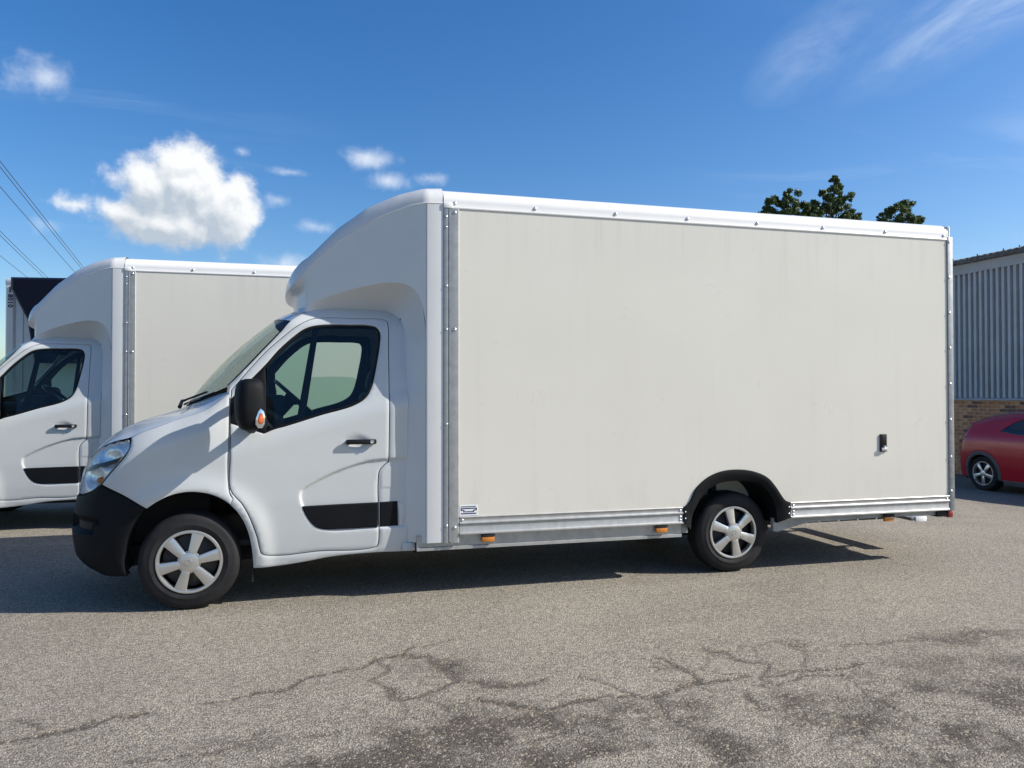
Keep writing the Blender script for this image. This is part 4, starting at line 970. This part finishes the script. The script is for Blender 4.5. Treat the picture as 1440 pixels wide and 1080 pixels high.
# ------------------------------------------------------------------ industrial unit on the right
WX, WY0, WY1, GZ = 14.5, 3.77, 24.0, -.2
def build_unit():
    r = empty('industrial_unit', (WX, WY0, GZ))
    tag(r, 'industrial unit with grey ribbed metal cladding above a brown brick wall', 'building')
    Lw = WY1-WY0; zc0, zc1, zt = 1.423-GZ, 4.13-GZ, 4.46-GZ        # heights above its own ground
    mort = pmat('pale_mortar', (.58, .50, .39), .9, var=.15, vscale=30, bump=.4, bscale=150)
    core = box('wall_core', .012, 8.0, 0, Lw, -.3, zc0-.01, mort, r)
    # bricks laid in stretcher bond, two tones
    def brick_mat(n, c): return pmat(n, c, .88, var=.25, vscale=17, bump=.5, bscale=90)
    BM = [brick_mat('brown_brick', (.48, .23, .11)), brick_mat('buff_brick', (.58, .31, .15)), brick_mat('dark_brick', (.21, .12, .08))]
    bl, bh, jt = .215, .065, .010; protos = []
    for m in BM:
        bm = bmesh.new(); add_box(bm, 0, .1, 0, bl, 0, bh); me = bpy.data.meshes.new('brick'); bmesh.ops.recalc_face_normals(bm, faces=bm.faces); bm.to_mesh(me); bm.free(); me.materials.append(m); protos.append(me)
    rb = random.Random(3); stuff = bmesh.new(); rows = int((zc0-.02)/(bh+jt)); y_lo, y_hi = 5.75-WY0, 8.35-WY0
    for k in range(rows):
        z = .01+k*(bh+jt); off = (k % 2)*(bl+jt)/2; n = int(Lw/(bl+jt))
        for i in range(n):
            y = i*(bl+jt)+off
            if y+bl > Lw: continue
            m = rb.choices((0, 1, 2), (5, 4, 2))[0]; x = rb.uniform(-.003, .003)
            if y_lo < y < y_hi: o = link(bpy.data.objects.new('brick', protos[m]), r); o.location = (x, y, z)
            elif y < 14: add_box(stuff, x, x+.1, y, y+bl, z, z+bh)
    tag(bmobj('brickwork', stuff, BM[0], r, 0), kind='stuff')
    # ribbed sheets, each a metre wide
    cl = pmat('grey_coated_cladding', (.45, .46, .46), .5, .0, var=.06, vscale=2, rvar=.06)
    pitch = .135; prof = []
    def sheet(y0, n):
        pts = []
        for i in range(n):
            b = i*pitch; pts += [(.065, b), (.065, b+.058), (-.036, b+.066), (-.036, b+.127), (.065, b+pitch)]
        bm = bmesh.new(); lo = [bm.verts.new((x, y, zc0)) for x, y in pts]; hi = [bm.verts.new((x, y, zc1+.05)) for x, y in pts]
        for a in range(len(pts)-1): bm.faces.new((lo[a], hi[a], hi[a+1], lo[a+1]))
        return bm
    y = 0.0; me = None
    while y < Lw-.5:
        if me is None:
            o = bmobj('cladding_sheet', sheet(0, 8), cl, r, 20); me = o.data
        else: o = link(bpy.data.objects.new('cladding_sheet', me), r)
        o.location = (-.004 if int(y/1.08) % 2 else -.006, y, 0); y += 8*pitch
    # drip flashing at the foot, verge flashing in lengths at the eaves, roof sheets over
    extrude('drip_flashing', [(-.075, zc0-.022), (-.075, zc0+.012), (-.045, zc0+.03), (.0, zc0+.03), (.0, zc0-.01), (-.06, zc0-.022)], 0, Lw, pmat('pale_flashing', (.33, .34, .36), .45, .2, var=.08), r, axis='y')
    fl = pmat('grey_eaves_flashing', (.36, .37, .375), .45, .1, var=.08, vscale=3)
    y = 0.0; i = 0
    while y < Lw:
        y1 = min(Lw, y+2.9 if i else 3.35); e = .004*(i % 2)
        extrude('eaves_flashing', [(-.055-e, zc1-.03), (-.060-e, zc1-.03), (-.060-e, zc1+.02), (-.10-e, zc1+.17), (-.09-e, zc1+.18), (-.05, zc1+.05)], y, y1+.03, fl, r, axis='y'); y = y1; i += 1
    fc = pmat('lichened_fibre_cement', (.13, .12, .11), .95, var=.5, vscale=22, bump=.8, bscale=40)
    sp = .33; bm = bmesh.new(); a = []; b = []; c = []
    yy = np.arange(-.2, Lw+.2, .03)
    for v in yy:
        h = .012*math.sin(v*2*math.pi/.146); a.append(bm.verts.new((-.17, v, zc1+.19+h*.3))); b.append(bm.verts.new((-.17, v, zc1+.275+h))); c.append(bm.verts.new((8.0, v, zc1+.275+h+1.50)))
    for i in range(len(yy)-1): bm.faces.new((a[i], a[i+1], b[i+1], b[i])); bm.faces.new((b[i], b[i+1], c[i+1], c[i]))
    bmobj('roof_sheet', bm, fc, r, 40)
    box('soffit', -.16, .1, -.1, Lw, zc1+.175, zc1+.195, fc, r)
    v = .4
    while v < 6.5: tube('roof_bolt', [(-.10, v, zc1+.28), (-.10, v, zc1+.335)], .011, DARKM, r, 6); v += .62 if int(v*7) % 2 else .36
    # gable end and rear, out of the picture, close the volume
    extrude('gable_wall', [(0, -.3), (8.0, -.3), (8.0, zc1+1.67), (0, zc1+.15)], -.02, .0, cl, r, axis='y')
build_unit()

# ------------------------------------------------------------------ red hatchback in front of the brick wall
def build_car():
    global F, Fn, CY
    sF, sFn, sCY = F, Fn, CY; CY = 0.0
    x0c = -.20
    RXc = [-.75, -.62, -.5, -.3, 0, .4, .9, 1.5, 2.0, 2.35, 2.75, 3.2, 3.5]; RZc = [.98, 1.03, 1.10, 1.225, 1.32, 1.375, 1.40, 1.385, 1.27, 1.08, .97, .90, .78]
    rl = lambda z: smooth_interp(z, [.15, .25, .38, .55, .75, .88, .97, 1.1], [.40, .47, .50, .505, .485, .45, .41, .34])
    def hwc(x, z):
        b = smooth_interp(z, [.15, .25, .45, .7, .9, 1.0, 1.2, 1.42], [.82, .85, .875, .88, .868, .845, .75, .62])
        k = np.clip((z-smooth_interp(x, RXc, RZc)+.10)/.10, 0, 2)
        fr = np.clip((x-2.6)/1.0, 0, 1); return b-.07*k*k-.30*fr**2.2
    def Fc(q, z):
        q = np.asarray(q, float); z = np.asarray(z, float); l = np.clip(x0c-q, 0, _L[-1])
        xi = np.where(q >= x0c, 0, np.interp(l, _L, _xi)); et = np.where(q >= x0c, 1, np.interp(l, _L, _et))
        x = np.where(q >= x0c, q, x0c-rl(z)*xi); return np.stack([x, -hwc(x, z)*et, z], -1)
    def Fnc(q, z):
        h = .004; a = Fc(q+h, z)-Fc(q-h, z); b = Fc(q, z+h)-Fc(q, z-h); n = np.cross(a, b); return n/np.maximum(1e-9, np.linalg.norm(n, axis=-1))[..., None]
    F, Fn = Fc, Fnc; qe = x0c-_L[-1]
    r = empty('parked_car', (13.27, 5.19, -.2), R(-90)); tag(r, 'dark red hatchback parked in front of the brick wall', 'car')
    paint = pmat('dark_red_paint', (.40, .006, .016), .25, var=.03, coat=.45); grey = pmat('grey_arch_plastic', (.075, .075, .08), .6, var=.1)
    ar = lambda rad, c, a0, a1, k: [(c+rad*math.cos(a), .316+rad*math.sin(a)) for a in np.linspace(a0, a1, k)]
    wb = 2.635
    top = [(x, float(smooth_interp(x, RXc, RZc))) for x in (3.45, 3.2, 2.9, 2.6, 2.35, 2.0, 1.5, .9, .4, 0, -.25)]+[(-.42, 1.125), (-.60, 1.045), (-.85, 1.0)]
    body = [(qe+.005, .99, 1), (qe+.005, .24, 1), (-.7, .22), (-.40, .235, 1)]+[(x, z) for x, z in ar(.395, 0, math.pi*1.06, -.06*math.pi, 14)]+[(.44, .20, 1), (wb-.44, .20, 1)]+ar(.395, wb, math.pi*1.06, -.06*math.pi, 14)+[(3.1, .22, 1), (3.48, .3)]+top
    win = [(.33, 1.075, 1), (.42, 1.15), (.56, 1.245), (.74, 1.305), (.95, 1.335), (1.4, 1.325), (1.75, 1.25), (2.12, 1.04, 1), (1.3, 1.015), (.7, 1.035)]
    for s in (0, 1):
        b = panelF('body_side', body, paint, r, s, holes=[win], sp=.05, flange=.03, edge=.002)
        panelF('side_window', win, pmat('dark_privacy_glass', (.012, .014, .016), .05, coat=.5), r, s, inset=.008, sp=.08, flange=.02)
        for c in (0, wb):
            a0, a1 = np.array(ar(.332, c, math.pi*1.08, -.08*math.pi, 30)), np.array(ar(.402, c, math.pi*1.08, -.08*math.pi, 30))
            panelF('arch_trim', [tuple(p)+((1,) if i in (0, 29) else ()) for i, p in enumerate(a1)]+[tuple(p)+((1,) if i in (0, 29) else ()) for i, p in enumerate(a0[::-1])], grey, r, s, inset=-.008, sp=.04, flange=.05)
            li = np.array(ar(.36, c, math.pi*1.1, -.1*math.pi, 20)); sgn = -1 if s == 0 else 1
            loft('arch_liner', [[(x, sgn*.84, z) for x, z in li], [(x, sgn*.5, z) for x, z in li]], UNDER, r)
            t_ = [(.2, .03), (.215, .006), (.25, -.002), (.29, .004), (.312, .03), (.316, .06), (.316, .16), (.308, .19), (.25, .205), (.2, .19)]
            w = bmobj('wheel', lathe_bm([(.205, .03), (.19, .08), (.12, .07), (0, .06)], 32), DARKM, r); bmobj('tyre', lathe_bm(t_, 48), RUB, w)
            bmobj('rim', lathe_bm([(.214, .008), (.21, 0), (.2, .0), (.194, .012), (.19, .06)], 40), TRIM, w)
            bmobj('hub', lathe_bm([(.055, .04), (.05, .004), (.03, 0), (0, -.002)], 20), TRIM, w)
            sm = None
            for k in range(5):
                if sm is None:
                    bm = bmesh.new(); add_box(bm, .03, .2, .004, .035, -.03, .03, .006); 
                    for v in bm.verts: v.co.z *= (.75+.9*max(0, v.co.x-.06)/.14*.5); v.co.y += .008*(v.co.x-.05)/.15
                    so = bmobj('spoke', bm, TRIM, w); sm = so
                else: so = sm.copy(); link(so, w)
                so.rotation_euler = (0, R(18+72*k), 0)
            w.location = (c, -.835 if s == 0 else .835, .316); w.rotation_euler = (0, 0, 0 if s == 0 else math.pi)
        panelF('tail_lamp', [(-.42, .955, 1), (-.6, .975), (-.85, .975, 1), (-.85, .88, 1), (-.6, .885), (-.46, .925)], RED, r, s, inset=-.004, sp=.03)
        panelF('sill', [(.40, .24, 1), (wb-.40, .24, 1), (wb-.42, .15, 1), (.42, .15, 1)], grey, r, s, inset=-.004, sp=.06)
    # roof, screen, bonnet and hatch in one sweep across
    rq = spl([(t_[0], t_[1]) for t_ in [(3.45, .80), (3.2, .90), (2.9, .945), (2.6, 1.0), (2.35, 1.08), (2.0, 1.27), (1.5, 1.385), (.9, 1.40), (.4, 1.375), (0, 1.32), (-.25, 1.25), (-.42, 1.125), (-.60, 1.045), (-.85, 1.0), (qe, .99)]], False, .05)
    E_ = F(rq[:, 0], rq[:, 1]); el = np.concatenate([[0], np.cumsum(np.linalg.norm(np.diff(E_, axis=0), axis=1))]); u = el/el[-1]
    cxs = np.interp(rq[:, 0], [qe, -.9, -.6, -.42, -.25, 0, 3.45], [-.70, -.68, -.63, -.55, -.35, -.02, 3.5]); czs = np.interp(cxs, [-.70, -.62, -.52, -.35, 0, .5, .9, 1.5, 1.9, 2.3, 2.75, 3.2, 3.5], [.99, 1.06, 1.20, 1.33, 1.41, 1.44, 1.455, 1.44, 1.36, 1.17, 1.02, .95, .82])
    rows = []
    for p, x, z in zip(E_, cxs, czs):
        r_ = []
        for t_ in np.linspace(0, 1, 11): e = 1-(1-t_)**2.2; r_.append((p[0]+(x-p[0])*e, p[1]*(1-t_), p[2]+(z-p[2])*e))
        rows.append(r_+[mirror(q) for q in r_[-2::-1]])
    loft('upper_body', rows, paint, r, flip=True, smooth=50)
    box('spoiler', -.60, -.40, -.48, .48, 1.165, 1.20, paint, r, .012)
    bm = bmesh.new(); add_box(bm, -.35, 3.3, -.70, .70, .18, .5); bmobj('underbody', bm, UNDER, r)
    F, Fn, CY = sF, sFn, sCY
build_car()

# ------------------------------------------------------------------ trees beyond the yard
LEAF = None
def leaf_mat():
    m = bpy.data.materials.new('tree_leaf'); m.use_nodes = True; t = NT(m.node_tree); b = t.n['Principled BSDF']
    g = t.add('ShaderNodeNewGeometry').outputs['Random Per Island']
    t.put(b.inputs['Base Color'], t.mix(g, (.028, .055, .022, 1), (.11, .15, .05, 1))); b.inputs['Roughness'].default_value = .5
    tr = t.add('ShaderNodeBsdfTranslucent'); tr.inputs[0].default_value = (.07, .13, .02, 1); mx = t.add('ShaderNodeMixShader'); mx.inputs[0].default_value = .22
    o = t.n['Material Output']; t.l.new(b.outputs[0], mx.inputs[1]); t.l.new(tr.outputs[0], mx.inputs[2]); t.l.new(mx.outputs[0], o.inputs[0]); return m
LEAFM = leaf_mat(); BARK = pmat('tree_bark', (.07, .055, .042), .9, var=.3, vscale=12, bump=.6, bscale=20)
def tree(base, H, clumps, label, seed):
    rt = np.random.default_rng(seed); r = empty('tree', base); tag(r, label, 'tree', 'trees behind the vans')
    bm = tube_bm([(0, 0, -.2), (.1, .05, H*.3), (-.05, .1, H*.55), (.05, 0, H*.82)], [.30, .24, .16, .05], 10)
    tk = bmobj('trunk', bm, BARK, r)
    for c in clumps[::9]:
        z0 = H*rt.uniform(.35, .7) if c[2] < H*.9 else H*.72
        z0 = min(z0, c[2]-.6); p0 = Vector((.0, .05, z0)); p1 = Vector(c[:3]); mid = p0.lerp(p1, .5)+Vector((0, 0, .25))
        bmobj('limb', tube_bm([p0, mid, p1], [.06, .035, .008], 6), BARK, tk)
    V = []; Fa = []
    for (cx, cy, cz, rad, n) in clumps:
        for k in range(n):
            d = rt.normal(size=3); d /= np.linalg.norm(d); rr = rad*rt.random()**.42*(1+.25*math.sin(5*d[0]+3*d[2]+seed)); c = np.array([cx, cy, cz])+d*rr*np.array([1, 1, .85])
            sz = rt.uniform(.026, .062); a = rt.normal(size=3); a /= np.linalg.norm(a); b = np.cross(a, rt.normal(size=3)); b /= np.linalg.norm(b)
            i = len(V); V += [c-a*sz*1.3, c+b*sz*.6, c+a*sz*1.3, c-b*sz*.6]; Fa.append((i, i+1, i+2, i+3))
    tag(mesh('crown', V, Fa, LEAFM, r, 0), kind=None)
def crown(cl, H, seed):
    rt = np.random.default_rng(seed); out = []
    for x, z, rad in cl:
        for k in range(max(4, int(16*rad))):
            d = rt.normal(size=3); d /= np.linalg.norm(d); q = rad*rt.random()**.6
            r2 = rt.uniform(.10, .30)*(.6+.5*rad); out.append((x+d[0]*q*1.15, d[1]*q*1.8, z+d[2]*q, r2, int(90+1900*r2**1.5)))
        out.append((x, 0, z-.1, rad*.62, int(1500*rad**1.6)))
    for k in range(26):                                                  # the broad lower crown
        a = rt.uniform(0, 2*math.pi); q = rt.uniform(.2, 1)**.5*H*.2; out.append((q*math.cos(a), q*math.sin(a), H*rt.uniform(.40, .76), rt.uniform(.6, 1.0), 170))
    return out
tree((27.0, 32, -.3), 12.5, crown([(-.75, 12.35, .45), (-.1, 12.75, .4), (.55, 13.05, .40), (.35, 12.3, .65), (-.35, 12.0, .75), (1.35, 12.7, .35), (1.2, 12.1, .65), (.35, 13.3, .2), (-1.15, 12.1, .35), (1.9, 12.5, .4), (1.9, 12.0, .6), (-.9, 12.65, .2)], 12.5, 1), 'low round topped tree just beside the tall pointed tree', 1)
tree((30.4, 32, -.3), 14.2, crown([(.0, 14.35, .22), (.1, 13.9, .38), (-.3, 13.3, .5), (.45, 13.2, .5), (0, 12.7, .85), (-.85, 12.5, .6), (.9, 12.3, .55), (1.5, 12.3, .35), (-.3, 11.8, .8), (.8, 11.7, .8), (-.75, 13.55, .2), (1.75, 11.9, .35), (.55, 13.9, .2)], 14.2, 2), 'tallest tree, with a pointed crown, behind the box van roof', 2)
tree((35.2, 32, -.3), 13.0, crown([(-.05, 13.1, .38), (-.7, 12.75, .4), (.45, 12.9, .35), (-.2, 12.3, .7), (.75, 12.1, .5), (-1.2, 12.3, .3), (1.4, 12.3, .28), (.2, 11.7, .8), (-1.1, 11.8, .5), (.35, 13.35, .16)], 13.0, 3), 'tree standing alone on the side towards the industrial unit', 3)

# ------------------------------------------------------------------ overhead cables
CB = pmat('dark_cable', (.035, .037, .04), .6, var=.1)
for (ax, ay), (bx, by), dz, lab in (((-25.0, 74), (-32.8, 130), 0, 'topmost pair, outer'), ((-25.45, 74), (-33.3, 130), .1, 'topmost pair'), ((-27.3, 80), (-35.2, 136), -.4, 'thin'), ((-35.9, 106.8), (-41.4, 141.9), 0, 'middle pair, outer'), ((-36.5, 106.8), (-42.1, 141.9), .1, 'middle pair'), ((-42, 124.8), (-46.0, 152), 0, 'lowest')):
    d = np.array([bx-ax, by-ay]); p = []
    for t_ in np.linspace(-1.2, 5.0, 40):
        x, y = np.array([ax, ay])+d*t_; p.append((x, y, 21.5+dz+.012*((t_-.5)**2)*6))
    o = tube('power_cable', p, .035, CB, None, 6)
    txt = {'topmost pair, outer': 'upper cable of the topmost close pair of overhead power cables', 'topmost pair': 'lower cable of the topmost close pair of overhead power cables', 'thin': 'single power cable hanging just under the topmost pair', 'middle pair, outer': 'upper cable of the second close pair of overhead power cables', 'middle pair': 'lower cable of the second close pair of overhead power cables', 'lowest': 'lowest single overhead power cable, over the trailer'}[lab]
    tag(o, txt, 'power cable', 'overhead power cables')
